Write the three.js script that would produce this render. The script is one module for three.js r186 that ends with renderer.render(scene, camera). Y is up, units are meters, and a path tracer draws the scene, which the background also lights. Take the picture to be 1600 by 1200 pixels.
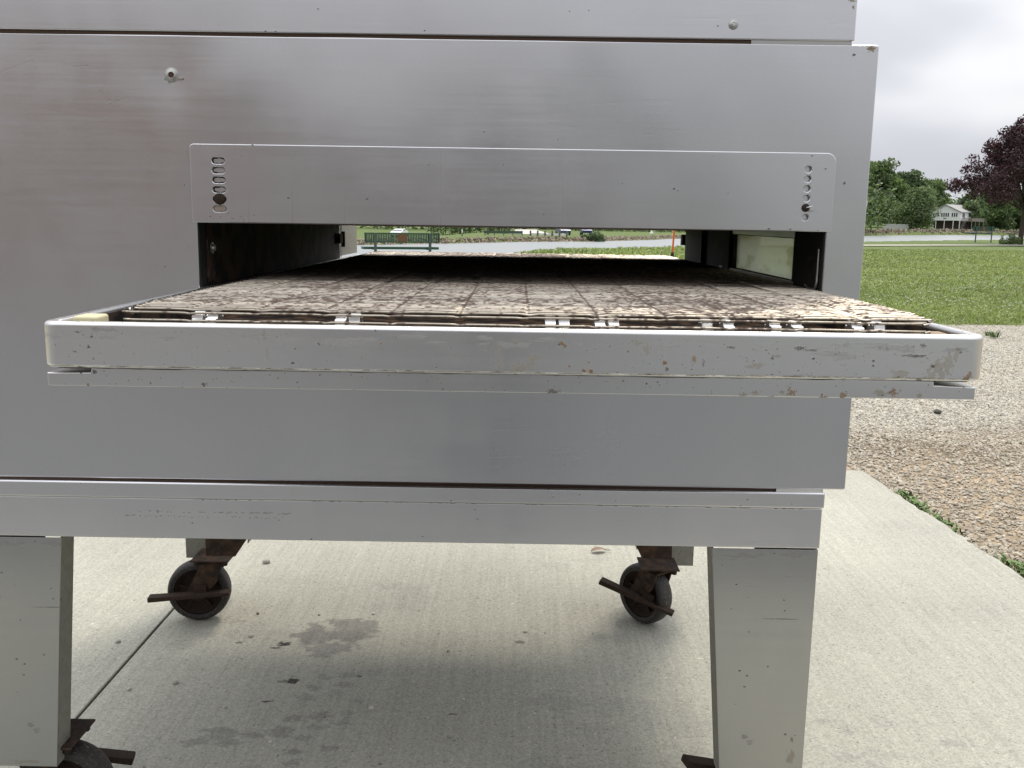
import * as THREE from 'three';
import { mergeGeometries, mergeVertices } from 'three/addons/utils/BufferGeometryUtils.js';
import { RoundedBoxGeometry } from 'three/addons/geometries/RoundedBoxGeometry.js';

// ───────────────────────── camera, sky, sun, exposure ─────────────────────────
const scene = new THREE.Scene();
const camera = new THREE.PerspectiveCamera(44.15, 4 / 3, 0.05, 3000);
camera.rotation.order = 'YXZ';
camera.position.set(0, 1.02, 1.395);
camera.rotation.set(-0.17104, 0.003, 0.015);
scene.add(camera);

const renderer = new THREE.WebGLRenderer({ antialias: true });
renderer.toneMapping = THREE.LinearToneMapping;
renderer.toneMappingExposure = 1.35;
renderer.shadowMap.enabled = true;

// seeded random and lattice noise
function rng(seed) { let s = seed >>> 0; return () => { s = (s + 0x6D2B79F5) | 0; let t = Math.imul(s ^ (s >>> 15), 1 | s); t = (t + Math.imul(t ^ (t >>> 7), 61 | t)) ^ t; return ((t ^ (t >>> 14)) >>> 0) / 4294967296; }; }
const TAB = new Float32Array(65536); { const r = rng(7); for (let i = 0; i < 65536; i++) TAB[i] = r(); }
const hsh = (x, y) => TAB[((x * 73 + y * 9151) ^ (y << 5)) & 65535];
const wrap = (i, p) => p ? ((i % p) + p) % p : i;
function vn(x, y, px = 0, py = 0) {
  const xi = Math.floor(x), yi = Math.floor(y); let fx = x - xi, fy = y - yi;
  fx = fx * fx * (3 - 2 * fx); fy = fy * fy * (3 - 2 * fy);
  const x0 = wrap(xi, px), x1 = wrap(xi + 1, px), y0 = wrap(yi, py), y1 = wrap(yi + 1, py);
  const a = hsh(x0, y0), b = hsh(x1, y0), c = hsh(x0, y1), d = hsh(x1, y1);
  return a + (b - a) * fx + (c - a) * fy + (a - b - c + d) * fx * fy;
}
function fbm(x, y, o = 4, px = 0, py = 0) { let s = 0, a = 0.5, n = 0; for (let i = 0; i < o; i++) { s += a * vn(x + i * 17 * (px ? 0 : 1), y + i * 31 * (py ? 0 : 1), px, py); n += a; a *= 0.5; x *= 2; y *= 2; px *= 2; py *= 2; } return s / n; }
const sstep = (a, b, x) => { const t = Math.min(1, Math.max(0, (x - a) / (b - a))); return t * t * (3 - 2 * t); };
const mix = (a, b, t) => a + (b - a) * t;

const SUN = [0.22, 0.79, -0.57];
{ // overcast sky: grey-lavender layer with whiter cloud streaks, brighter towards the zenith
  const W = 1024, H = 512, d = new Float32Array(W * H * 4);
  for (let j = 0; j < H; j++) for (let i = 0; i < W; i++) {
    const el = ((j + 0.5) / H - 0.5) * Math.PI, e = Math.max(0, el);
    const az = i / W;
    const k = 1 / (Math.sin(e) + 0.16);
    const wp = fbm(az * 20, 30 + e * 7, 3, 20, 0) - 0.5, n = fbm(az * 30, 3 + (e + 0.06 * wp) * 16 + k * 0.25, 5, 30, 0);
    const n2 = fbm(az * 12, 9 + e * 9 + wp, 4, 12, 0);
    let L = mix(0.51, 1.42, Math.pow(Math.sin(e), 1.25));
    L *= 0.88 + 0.34 * sstep(0.34, 0.68, n * 0.6 + n2 * 0.4);
    const w = sstep(0.4, 0.7, n * 0.6 + n2 * 0.4);
    const q = (j * W + i) * 4;
    // thinner cloud in front of the sun: the layer is brighter round it
    const ph = (az - 0.5) * Math.PI * 2, cs = (Math.cos(el) * Math.cos(ph) * SUN[0] + Math.sin(el) * SUN[1] + Math.cos(el) * Math.sin(ph) * SUN[2]);
    L *= 0.84 + 0.3 * Math.pow(Math.max(0, 0.5 + 0.5 * cs), 2.2);
    const g = el < -0.02 ? 0.3 : 1;
    d[q] = L * g * mix(0.955, 0.99, w); d[q + 1] = L * g * mix(0.975, 1.0, w); d[q + 2] = L * g * mix(1.055, 1.01, w); d[q + 3] = 1;
  }
  const t = new THREE.DataTexture(d, W, H, THREE.RGBAFormat, THREE.FloatType);
  t.mapping = THREE.EquirectangularReflectionMapping; t.magFilter = THREE.LinearFilter; t.minFilter = THREE.LinearFilter; t.needsUpdate = true;
  scene.background = t; scene.environment = t; scene.backgroundIntensity = 1; scene.environmentIntensity = 1;
}
const sun = new THREE.DirectionalLight(0xfff3e2, 1.5);
sun.position.set(SUN[0] * 15, SUN[1] * 15, SUN[2] * 15); sun.target.position.set(0, 0, 0);
sun.castShadow = true; sun.shadow.radius = 28; sun.shadow.mapSize.set(2048, 2048);
Object.assign(sun.shadow.camera, { left: -12, right: 12, top: 12, bottom: -12, near: 0.5, far: 60 });
scene.add(sun, sun.target);

// ───────────────────────── helpers ─────────────────────────
const taken = {};
function numbered(name) { const n = taken[name] = (taken[name] ?? -1) + 1; return n ? `${name}_${String(n).padStart(3, '0')}` : name; }
function group(name, label, category, pos = [0, 0, 0], turn = 0, grp) {
  const o = new THREE.Group(); o.name = numbered(name); scene.add(o); o.position.set(...pos); o.rotation.y = turn;
  o.userData = { label, category }; if (grp) o.userData.group = grp; return o;
}
function tag(o, label, category, grp) { o.userData.label = label; o.userData.category = category; if (grp) o.userData.group = grp; return o; }
function copyOf(root, pos, turn, label, scale = 1) {
  const r = root.clone(); r.name = numbered(root.name.replace(/_\d+$/, '')); scene.add(r); r.position.set(...pos); r.rotation.y = turn; r.scale.multiplyScalar(scale);
  r.userData = { ...root.userData }; if (label) r.userData.label = label; return r;
}
function obj(name, geos, mat, parent = scene, kind) {
  const g = Array.isArray(geos) ? (geos.length > 1 ? mergeGeometries(geos.map(clean), false) : geos[0]) : geos;
  const m = new THREE.Mesh(g, mat); m.name = parent === scene ? numbered(name) : name; m.castShadow = m.receiveShadow = true; parent.add(m);
  if (kind) m.userData.kind = kind; return m;
}
function clean(g) { const q = g.index ? g.toNonIndexed() : g; for (const k of Object.keys(q.attributes)) if (!['position', 'normal', 'uv'].includes(k)) q.deleteAttribute(k); if (!q.attributes.uv) q.setAttribute('uv', new THREE.BufferAttribute(new Float32Array(q.attributes.position.count * 2), 2)); return q; }
// uv in metres, from the axis each face looks along
function metreUV(g) {
  g = clean(g); const p = g.attributes.position, uv = new Float32Array(p.count * 2);
  const a = new THREE.Vector3(), b = new THREE.Vector3(), c = new THREE.Vector3();
  for (let i = 0; i < p.count; i += 3) {
    a.fromBufferAttribute(p, i); b.fromBufferAttribute(p, i + 1); c.fromBufferAttribute(p, i + 2);
    const n = b.clone().sub(a).cross(c.clone().sub(a)); const X = Math.abs(n.x), Y = Math.abs(n.y), Z = Math.abs(n.z);
    for (let k = 0; k < 3; k++) {
      const v = [a, b, c][k];
      const [s, t] = Z >= X && Z >= Y ? [v.x, v.y] : X >= Y ? [v.z, v.y] : [v.x, v.z];
      uv[(i + k) * 2] = s; uv[(i + k) * 2 + 1] = t;
    }
  }
  g.setAttribute('uv', new THREE.BufferAttribute(uv, 2)); return g;
}
function box(x0, x1, y0, y1, z0, z1, r = 0.0015) {
  const w = x1 - x0, h = y1 - y0, d = z1 - z0;
  const g = r > 0 ? new RoundedBoxGeometry(w, h, d, 2, Math.min(r, w / 2.1, h / 2.1, d / 2.1)) : new THREE.BoxGeometry(w, h, d);
  g.translate((x0 + x1) / 2, (y0 + y1) / 2, (z0 + z1) / 2); return metreUV(g);
}
function cyl(r0, r1, h, seg, axis, p) {
  const g = new THREE.CylinderGeometry(r0, r1, h, seg); if (axis === 'x') g.rotateZ(Math.PI / 2); if (axis === 'z') g.rotateX(Math.PI / 2); g.translate(...p); return clean(g);
}
function rod(a, b, r, seg = 8, r2 = r) {
  const A = new THREE.Vector3(...a), B = new THREE.Vector3(...b), d = B.clone().sub(A);
  const g = new THREE.CylinderGeometry(r2, r, d.length(), seg); g.translate(0, d.length() / 2, 0);
  g.applyQuaternion(new THREE.Quaternion().setFromUnitVectors(new THREE.Vector3(0, 1, 0), d.normalize())); g.translate(A.x, A.y, A.z); return clean(g);
}
function tube(pts, r, seg, rad = 6, closed = false, type = 'centripetal') { return clean(new THREE.TubeGeometry(new THREE.CatmullRomCurve3(pts.map(p => new THREE.Vector3(...p)), closed, type), seg, r, rad, closed)); }
function poly(pts) { const s = new THREE.Shape(); pts.forEach(([x, y], i) => i ? s.lineTo(x, y) : s.moveTo(x, y)); return s; }
function roundRect(x0, y0, x1, y1, r, Path = THREE.Shape) {
  const R = Array.isArray(r) ? r : [r, r, r, r]; const s = new Path(); // bl, br, tr, tl
  s.moveTo(x0 + R[0], y0); s.lineTo(x1 - R[1], y0); if (R[1]) s.absarc(x1 - R[1], y0 + R[1], R[1], -Math.PI / 2, 0, false);
  s.lineTo(x1, y1 - R[2]); if (R[2]) s.absarc(x1 - R[2], y1 - R[2], R[2], 0, Math.PI / 2, false);
  s.lineTo(x0 + R[3], y1); if (R[3]) s.absarc(x0 + R[3], y1 - R[3], R[3], Math.PI / 2, Math.PI, false);
  s.lineTo(x0, y0 + R[0]); if (R[0]) s.absarc(x0 + R[0], y0 + R[0], R[0], Math.PI, 1.5 * Math.PI, false); return s;
}
// normals weighted by area, so that rounded edges leave the flats flat
function toCreasedNormals(g, crease = 0.7) {
  g = g.index ? g.toNonIndexed() : g; const p = g.attributes.position, n = p.count, N = new Float32Array(n * 3), F = [], at = new Map(), cc = Math.cos(crease);
  const a = new THREE.Vector3(), b = new THREE.Vector3(), c = new THREE.Vector3();
  for (let i = 0; i < n; i += 3) { a.fromBufferAttribute(p, i); b.fromBufferAttribute(p, i + 1).sub(a); c.fromBufferAttribute(p, i + 2).sub(a); const f = b.clone().cross(c), l = f.length(); F.push([f.x, f.y, f.z, l || 1e-12]); }
  const key = (i) => Math.round(p.getX(i) * 2e5) + ',' + Math.round(p.getY(i) * 2e5) + ',' + Math.round(p.getZ(i) * 2e5);
  for (let i = 0; i < n; i++) { const k = key(i); (at.get(k) ?? at.set(k, []).get(k)).push(Math.floor(i / 3)); }
  for (let i = 0; i < n; i++) { const f = F[Math.floor(i / 3)]; let x = 0, y = 0, z = 0; for (const q of at.get(key(i))) { const h = F[q]; if ((f[0] * h[0] + f[1] * h[1] + f[2] * h[2]) >= cc * f[3] * h[3]) { x += h[0]; y += h[1]; z += h[2]; } } const l = Math.hypot(x, y, z) || 1; N[i * 3] = x / l; N[i * 3 + 1] = y / l; N[i * 3 + 2] = z / l; }
  g.setAttribute('normal', new THREE.BufferAttribute(N, 3)); return g;
}
// extrude along +z from z0 to z1 with a small rounded edge
function ext(shape, z0, z1, bevel = 0.001, curve = 10) {
  const g = new THREE.ExtrudeGeometry(shape, { depth: z1 - z0 - 2 * bevel, bevelEnabled: bevel > 0, bevelThickness: bevel, bevelSize: bevel, bevelOffset: -bevel, bevelSegments: 3, curveSegments: curve });
  g.translate(0, 0, z0 + bevel); return metreUV(toCreasedNormals(g, 0.7));
}
function place(g, { r = [0, 0, 0], t = [0, 0, 0], s = 1 } = {}) { const m = new THREE.Matrix4().compose(new THREE.Vector3(...t), new THREE.Quaternion().setFromEuler(new THREE.Euler(...r)), Array.isArray(s) ? new THREE.Vector3(...s) : new THREE.Vector3(s, s, s)); g.applyMatrix4(m); return g; }
// textures: f(x, y, i, j) -> [r, g, b] in 0..1 (rgb sRGB for colour maps)
function tex(W, H, f, { srgb = false, repeat = [1, 1], offset = [0, 0], clamp = false } = {}) {
  const d = new Uint8Array(W * H * 4);
  for (let j = 0; j < H; j++) for (let i = 0; i < W; i++) { const c = f((i + 0.5) / W, (j + 0.5) / H, i, j), q = (j * W + i) * 4; for (let k = 0; k < 3; k++) d[q + k] = Math.max(0, Math.min(255, Math.round((typeof c === 'number' ? c : c[k]) * 255))); d[q + 3] = 255; }
  const t = new THREE.DataTexture(d, W, H, THREE.RGBAFormat); t.magFilter = THREE.LinearFilter; t.minFilter = THREE.LinearMipmapLinearFilter; t.wrapS = t.wrapT = clamp ? THREE.ClampToEdgeWrapping : THREE.RepeatWrapping;
  if (srgb) t.colorSpace = THREE.SRGBColorSpace; t.repeat.set(...repeat); t.offset.set(...offset); t.needsUpdate = true; return t;
}
function ftex(W, H, f, { repeat = [1, 1], offset = [0, 0] } = {}) {
  const d = new Float32Array(W * H * 4); for (let j = 0; j < H; j++) for (let i = 0; i < W; i++) { const v = f((i + 0.5) / W, (j + 0.5) / H, i, j), q = (j * W + i) * 4; d[q] = d[q + 1] = d[q + 2] = v; d[q + 3] = 1; }
  const t = new THREE.DataTexture(d, W, H, THREE.RGBAFormat, THREE.FloatType); t.magFilter = THREE.LinearFilter; t.wrapS = t.wrapT = THREE.RepeatWrapping; t.repeat.set(...repeat); t.offset.set(...offset); t.needsUpdate = true; return t;
}
const again = (t, repeat, offset = [0, 0]) => { const c = t.clone(); c.repeat.set(...repeat); c.offset.set(...offset); c.needsUpdate = true; return c; };
const mat = (o) => new THREE.MeshStandardMaterial(o);
const lin = (r, g, b) => new THREE.Color().setRGB(r, g, b);
// a height/intensity field that marks can be pressed into
class Marks {
  constructor(W, H, x0, y0, x1, y1) { Object.assign(this, { W, H, x0, y0, x1, y1, a: new Float32Array(W * H) }); }
  spot(cx, cy, rx, ry, v, rough = 0.6, seed = 0) {
    const sx = this.W / (this.x1 - this.x0), sy = this.H / (this.y1 - this.y0), m = 1.8;
    for (let j = Math.floor((cy - ry * m - this.y0) * sy); j <= (cy + ry * m - this.y0) * sy; j++) for (let i = Math.floor((cx - rx * m - this.x0) * sx); i <= (cx + rx * m - this.x0) * sx; i++) {
      if (i < 0 || j < 0 || i >= this.W || j >= this.H) continue;
      const x = ((i + .5) / sx + this.x0 - cx) / rx, y = ((j + .5) / sy + this.y0 - cy) / ry;
      const n = fbm(x * 2.2 + seed * 7.3 + 40, y * 2.2 + seed * 3.1 + 40, 4) * 2 - 1;
      let k = sstep(1.12, 0.72, Math.hypot(x, y) + n * rough * 1.6); if (rx > 0.0028) k *= Math.min(1, 0.35 + 1.15 * fbm(x * rx * 1300 + seed, y * ry * 1300 + 5, 3));
      const q = j * this.W + i; this.a[q] = Math.max(this.a[q], k * v);
    }
  }
  line(x0, y0, x1, y1, w, v) {
    const sx = this.W / (this.x1 - this.x0), sy = this.H / (this.y1 - this.y0), n = Math.ceil(Math.max(Math.abs(x1 - x0) * sx, Math.abs(y1 - y0) * sy)) + 1;
    for (let k = 0; k <= n; k++) { const t = k / n, px = (mix(x0, x1, t) - this.x0) * sx, py = (mix(y0, y1, t) - this.y0) * sy, f = v * Math.min(1, 6 * t, 6 * (1 - t));
      for (let dj = -1; dj <= 1; dj++) for (let di = -1; di <= 1; di++) { const i = Math.floor(px) + di, j = Math.floor(py) + dj; if (i < 0 || j < 0 || i >= this.W || j >= this.H) continue; const r = Math.hypot(i + .5 - px, j + .5 - py); const q = j * this.W + i; this.a[q] = Math.max(this.a[q], f * Math.max(0, 1 - r / w)); } }
  }
  at(i, j) { return this.a[j * this.W + i]; }
}

// ───────────────────────── materials ─────────────────────────
// brushed stainless steel, grain along u
const brush = (u, v) => 0.5 * fbm(u * 6, v * 420, 2, 6, 420) + 0.3 * fbm(u * 14, v * 160, 2, 14, 160) + 0.2 * vn(u * 40, v * 512, 40, 512);
const steelRM = tex(1024, 1024, (u, v) => { const b = brush(u, v), s = fbm(u * 5, v * 7, 4, 5, 7); return [0, 0.37 + 0.14 * (b - 0.5) + 0.16 * (s - 0.5), 1]; });
const steelBump = ftex(1024, 1024, (u, v) => brush(u, v) * 0.00003 + 0.0011 * fbm(u * 3, v * 3, 2, 3, 3));
const SC = [0.675, 0.677, 0.683];
function steel(o = {}) { const { rep = 1, ...rest } = o; return new THREE.MeshPhysicalMaterial({ color: lin(...SC), metalness: 1, roughness: 1, roughnessMap: again(steelRM, [rep, rep]), bumpMap: again(steelBump, [rep, rep]), bumpScale: 1, anisotropy: 0.6, ...rest }); }
const M = {};
M.steel = steel();
M.steelDull = steel({ color: lin(0.44, 0.435, 0.41) });
M.wireBright = mat({ color: lin(0.72, 0.69, 0.62), metalness: 1, roughness: 0.36 });
{ // grey-beige paint, chipped
  const R = rng(5); const mk = new Marks(512, 512, 0, 0, 1, 1); for (let i = 0; i < 120; i++) mk.spot(R(), R(), 0.002 + 0.008 * R() * R(), 0.002 + 0.012 * R() * R(), 1, 0.6, i);
  M.paint = mat({ color: 0xffffff, roughness: 0.62, map: tex(512, 512, (u, v, i, j) => { const n = fbm(u * 30, v * 30, 4, 30, 30), k = mk.at(i, j); const c = [0.5, 0.495, 0.455].map(x => x * (0.92 + 0.16 * n)); return [mix(c[0], 0.22, k), mix(c[1], 0.15, k), mix(c[2], 0.1, k)]; }, { srgb: true, repeat: [4, 4] }) });
}
const rustTex = tex(512, 512, (u, v) => { const n = fbm(u * 12, v * 12, 5, 12, 12), m = fbm(u * 40 + 3, v * 40, 3, 40, 40); const k = sstep(0.35, 0.7, n); return [mix(0.19, 0.31, k) * (0.8 + 0.4 * m), mix(0.15, 0.225, k) * (0.8 + 0.4 * m), mix(0.12, 0.165, k) * (0.8 + 0.4 * m)]; }, { srgb: true, repeat: [5, 5] });
const rustBump = ftex(256, 256, (u, v) => fbm(u * 20, v * 20, 4, 20, 20) * 0.0012, { repeat: [5, 5] });
M.rust = mat({ map: rustTex, roughness: 0.88, metalness: 0.15, bumpMap: rustBump, bumpScale: 1 });
M.hub = mat({ map: again(rustTex, [9, 9]), color: lin(0.42, 0.4, 0.4), roughness: 0.9 });
M.rustGap = mat({ color: lin(0.075, 0.045, 0.03), roughness: 0.95 });
M.rubber = mat({ color: 0xffffff, map: tex(256, 256, (u, v) => { const n = fbm(u * 40, v * 40, 3, 40, 40), k = sstep(0.62, 0.8, n); return [mix(0.17, 0.42, k), mix(0.155, 0.39, k), mix(0.145, 0.36, k)]; }, { srgb: true, repeat: [3, 2] }), roughness: 0.62, bumpMap: rustBump, bumpScale: 0.6 });
{ // oven lining, blackened by baking
  M.black = mat({ map: tex(512, 512, (u, v) => { const n = fbm(u * 6, v * 6, 5, 6, 6), m = sstep(0.6, 0.78, fbm(u * 24, v * 24, 3, 24, 24)); const b = 0.055 + 0.05 * n + 0.05 * m; return [b * 1.05, b, b * 0.92]; }, { srgb: true, repeat: [2, 2] }), roughness: 0.75, metalness: 0.1 });
}
M.char = mat({ map: tex(512, 512, (u, v) => { const n = fbm(u * 20, v * 20, 5, 20, 20); const k = sstep(0.4, 0.65, n); return [mix(0.09, 0.26, k), mix(0.07, 0.2, k), mix(0.06, 0.15, k)]; }, { srgb: true, repeat: [2, 2] }), roughness: 0.75, metalness: 0.2 });

// plate with its own scratches, dents, waves and rust specks: region in metres
function plate(x0, y0, x1, y1, { W = 2048, H = 1024, scratches = 60, specks = 40, grime = [], dents = [], drips = 0, wave = 0.0022, seed = 1, base = SC, smear = 0.0 }) {
  const R = rng(seed), rust = new Marks(W, H, x0, y0, x1, y1), dark = new Marks(W, H, x0, y0, x1, y1), scr = new Marks(W, H, x0, y0, x1, y1), soil = new Marks(W, H, x0, y0, x1, y1);
  const w = x1 - x0, h = y1 - y0;
  for (let i = 0; i < scratches; i++) { const x = x0 + w * R(), y = y0 + h * R(), a = (R() < 0.65 ? (R() - 0.5) * 0.5 : (R() - 0.5) * 3.1), l = 0.015 + 0.12 * R() * R(); scr.line(x, y, x + Math.cos(a) * l, y + Math.sin(a) * l, 0.8 + R() * 0.5, 0.25 + 0.6 * R() * R()); }
  for (let i = 0; i < specks; i++) { const r = 0.0006 + 0.0007 * R() * R(); dark.spot(x0 + w * R(), y0 + h * R(), r * (1 + R()), r, 0.85, 0.5, i); }
  for (const [x, y, rx, ry, v, kind] of grime) (kind === 'rust' ? rust : kind === 'soil' ? soil : dark).spot(x, y, rx, ry, v ?? 1, 0.75, x * 91 + y * 37);
  for (let i = 0; i < drips; i++) { const x = x0 + w * R(), y = y0 + h * (0.3 + 0.7 * R()), l = 0.05 + 0.2 * R(); soil.line(x, y, x + 0.004 * (R() - 0.5), y - l, 1.6, 0.35); }
  const opts = { repeat: [1 / w, 1 / h], offset: [-x0 / w, -y0 / h] };
  const map = tex(W, H, (u, v, i, j) => {
    const r = rust.at(i, j), k = dark.at(i, j), s = soil.at(i, j), n = hsh(i * 3 + seed, j * 7);
    let c = base.map(Math.sqrt).map(q => q * (0.985 + 0.03 * n));
    c = c.map((q, a) => mix(q, [0.42, 0.36, 0.235][a], s * 0.8)); c = c.map((q, a) => mix(q, [0.4, 0.27, 0.15][a], r * 0.85)); c = c.map((q, a) => mix(q, [0.2, 0.175, 0.15][a], k * (0.6 + 0.4 * k))); return c;
  }, { srgb: true, ...opts });
  const rm = tex(W, H, (u, v, i, j) => {
    const x = x0 + u * w, y = y0 + v * h, b = brush(x * 0.83 + 3, y * 0.83 + 3), cl = fbm(x * 5 + 11, y * 6 + 5, 5), cl2 = fbm(x * 34, y * 14 + 9, 3);
    const r = rust.at(i, j), k = dark.at(i, j), s = soil.at(i, j);
    return [0, mix(0.335 + 0.10 * (b - 0.5) + 0.12 * (cl - 0.5) + 0.05 * (cl2 - 0.5) - 0.1 * scr.at(i, j), 0.85, Math.max(r, k, s * 0.5)), 1 - Math.max(r, k, s * 0.65)];
  }, opts);
  const bump = ftex(W / 2, H / 2, (u, v) => {
    const x = x0 + u * w, y = y0 + v * h; let z = wave * 4.2 * fbm(x * 4.4 + 20 + seed, y * 2.2 + 20, 2) + wave * 0.34 * fbm(x * 10 + 50, y * 9 + 50 + seed, 2) + brush(x * 0.83 + 3, y * 0.83 + 3) * 0.00003;
    for (const [dx, dy, dr, dz] of dents) { const q = Math.hypot(x - dx, y - dy) / dr; z += dz * Math.exp(-q * q); }
    const i = Math.min(W - 1, Math.floor(u * W)), j = Math.min(H - 1, Math.floor(v * H)); return z - 0.00008 * scr.at(i, j) + 0.0002 * Math.max(rust.at(i, j), dark.at(i, j));
  }, opts);
  return new THREE.MeshPhysicalMaterial({ color: 0xffffff, map, metalness: 1, metalnessMap: rm, roughness: 1, roughnessMap: rm, bumpMap: bump, bumpScale: 1, anisotropy: 0.6 });
}

M.leg = plate(0.29, 0.13, 0.48, 0.54, { W: 512, H: 1024, seed: 61, scratches: 12, specks: 16, wave: 0.0007, base: [0.45, 0.452, 0.45], grime: [[0.42, 0.414, 0.026, 0.0008, 0.5], [0.36, 0.515, 0.03, 0.005, 0.2], [0.43, 0.518, 0.02, 0.004, 0.2], [0.37, 0.30, 0.002, 0.001, 0.8], [0.375, 0.215, 0.004, 0.004, 0.35], [0.45, 0.21, 0.003, 0.004, 0.5], [0.44, 0.22, 0.002, 0.002, 0.7], [0.385, 0.205, 0.006, 0.004, 0.25], [0.36, 0.15, 0.02, 0.004, 0.3, 'soil'], [0.45, 0.18, 0.006, 0.012, 0.4, 'soil']] });

// ───────────────────────── the ground, river and far bank ─────────────────────────
function along(pts, x) { for (let i = 1; i < pts.length; i++) if (x <= pts[i][0] || i === pts.length - 1) { const [a, b] = pts[i - 1], [c, d] = pts[i]; return b + (d - b) * (x - a) / (c - a); } }
const CREST = [[-200, -8], [-60, -20], [-5, -28.4], [-1.7, -28.7], [2.2, -34.4], [7, -40], [23.5, -63.5], [31.8, -73], [39.7, -80.4], [46.4, -87], [120, -150], [400, -330]];
const FAR = [[-400, -20], [-120, -60], [-40, -90], [-18, -107], [-13, -114], [-8.7, -120], [1.1, -136], [12, -146], [21, -162], [31, -184], [111, -300], [145, -345], [170, -372], [235, -430], [500, -620]];
const WATER = -2;
function groundY(x, z) {
  const c = along(CREST, x) + 0.5 * (vn(x * 0.7, 3) - 0.5), f = along(FAR, x) + 1.6 * (vn(x * 0.4, 9) - 0.5);
  if (z > c) { let h = 0.05 * (fbm(x * 0.25 + 9, z * 0.25 + 9, 3) - 0.5) * sstep(-9, -16, z); h -= 0.42 * sstep(1, -2.5, x) * sstep(-22, -27, z); return h - 0.1 * sstep(-9.6, -8.6, z) - 0.01; }
  if (z > f) return Math.max(-2.6, -(c - z) * 0.55 - 0.42 * sstep(1, -2.5, x));
  const t = f - z, k = sstep(40, 130, x);
  return -2.6 + 2.6 * 0.0 + sstep(0, 4.5, t + 0.8) * mix(1.35, 2.5, k) - 0.6 * sstep(-6, -14, x) * sstep(4, 20, t) + Math.max(0, t - 30) * 0.02 * k;
}
const lawnTex = tex(1024, 1024, (u, v) => { const n = fbm(u * 7, v * 7, 4, 7, 7), f = fbm(u * 90, v * 90, 3, 90, 90), d = sstep(0.66, 0.78, fbm(u * 16, v * 16, 4, 16, 16)); const k = 0.55 + 0.9 * (f - 0.2); const c = [mix(0.36, 0.46, n) * k, mix(0.45, 0.54, n) * k, mix(0.19, 0.24, n) * k]; return [mix(c[0], 0.42 * k, d), mix(c[1], 0.4 * k, d), mix(c[2], 0.27 * k, d)]; }, { srgb: true, repeat: [1 / 6, 1 / 6] });
{
  const ring = (a, b, n, p) => Array.from({ length: n + 1 }, (_, i) => a + (b - a) * Math.pow(i / n, p));
  const xs = [...ring(0, 1400, 120, 2.6).slice(1).reverse().map(v => -v), ...ring(0, 1400, 170, 2.4)];
  const zs = [...ring(60, 0, 8, 1), ...ring(0, 160, 210, 1.25).slice(1).map(v => -v), ...ring(160, 620, 150, 1).slice(1).map(v => -v), -760, -1000, -1500];
  const P = [], U = [], I = [];
  for (const z of zs) for (const x of xs) { P.push(x, groundY(x, z), z); U.push(x, z); }
  for (let j = 0; j < zs.length - 1; j++) for (let i = 0; i < xs.length - 1; i++) { const a = j * xs.length + i, b = a + 1, c = a + xs.length, d = c + 1; I.push(a, b, c, b, d, c); }
  const g = new THREE.BufferGeometry(); g.setAttribute('position', new THREE.Float32BufferAttribute(P, 3)); g.setAttribute('uv', new THREE.Float32BufferAttribute(U, 2)); g.setIndex(I); g.computeVertexNormals();
  obj('ground', g, mat({ map: lawnTex, roughness: 1 }), scene, 'structure');
}
{
  const bump = ftex(512, 512, (u, v) => 0.014 * fbm(u * 10, v * 24, 4, 10, 24), { repeat: [1 / 12, 1 / 12] });
  const g = new THREE.PlaneGeometry(1400, 760); g.rotateX(-Math.PI / 2); g.translate(150, WATER, -390);
  obj('water', metreUV(g), mat({ color: lin(0.22, 0.245, 0.25), roughness: 0.32, bumpMap: bump, bumpScale: 1 }), scene, 'structure');
}
{ // concrete path across the lawn
  const g = new THREE.BufferGeometry(), P = [], U = [], I = [], A = [[8, -42.3], [17.9, -48], [24, -51.6], [29.6, -54.7], [36, -57.6], [46, -61]];
  for (let i = 0; i < A.length; i++) { const a = A[Math.max(0, i - 1)], b = A[Math.min(A.length - 1, i + 1)], dx = b[0] - a[0], dz = b[1] - a[1], l = Math.hypot(dx, dz); for (const s of [-0.75, 0.75]) { const x = A[i][0] - dz / l * s, z = A[i][1] + dx / l * s; P.push(x, groundY(x, z) + 0.045, z); U.push(x, z); } }
  for (let i = 0; i < A.length - 1; i++) I.push(2 * i, 2 * i + 2, 2 * i + 1, 2 * i + 1, 2 * i + 2, 2 * i + 3);
  g.setAttribute('position', new THREE.Float32BufferAttribute(P, 3)); g.setAttribute('uv', new THREE.Float32BufferAttribute(U, 2)); g.setIndex(I); g.computeVertexNormals();
  obj('path', g, mat({ color: lin(0.52, 0.49, 0.42), roughness: 0.95, side: THREE.DoubleSide }), scene, 'structure');
}

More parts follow.
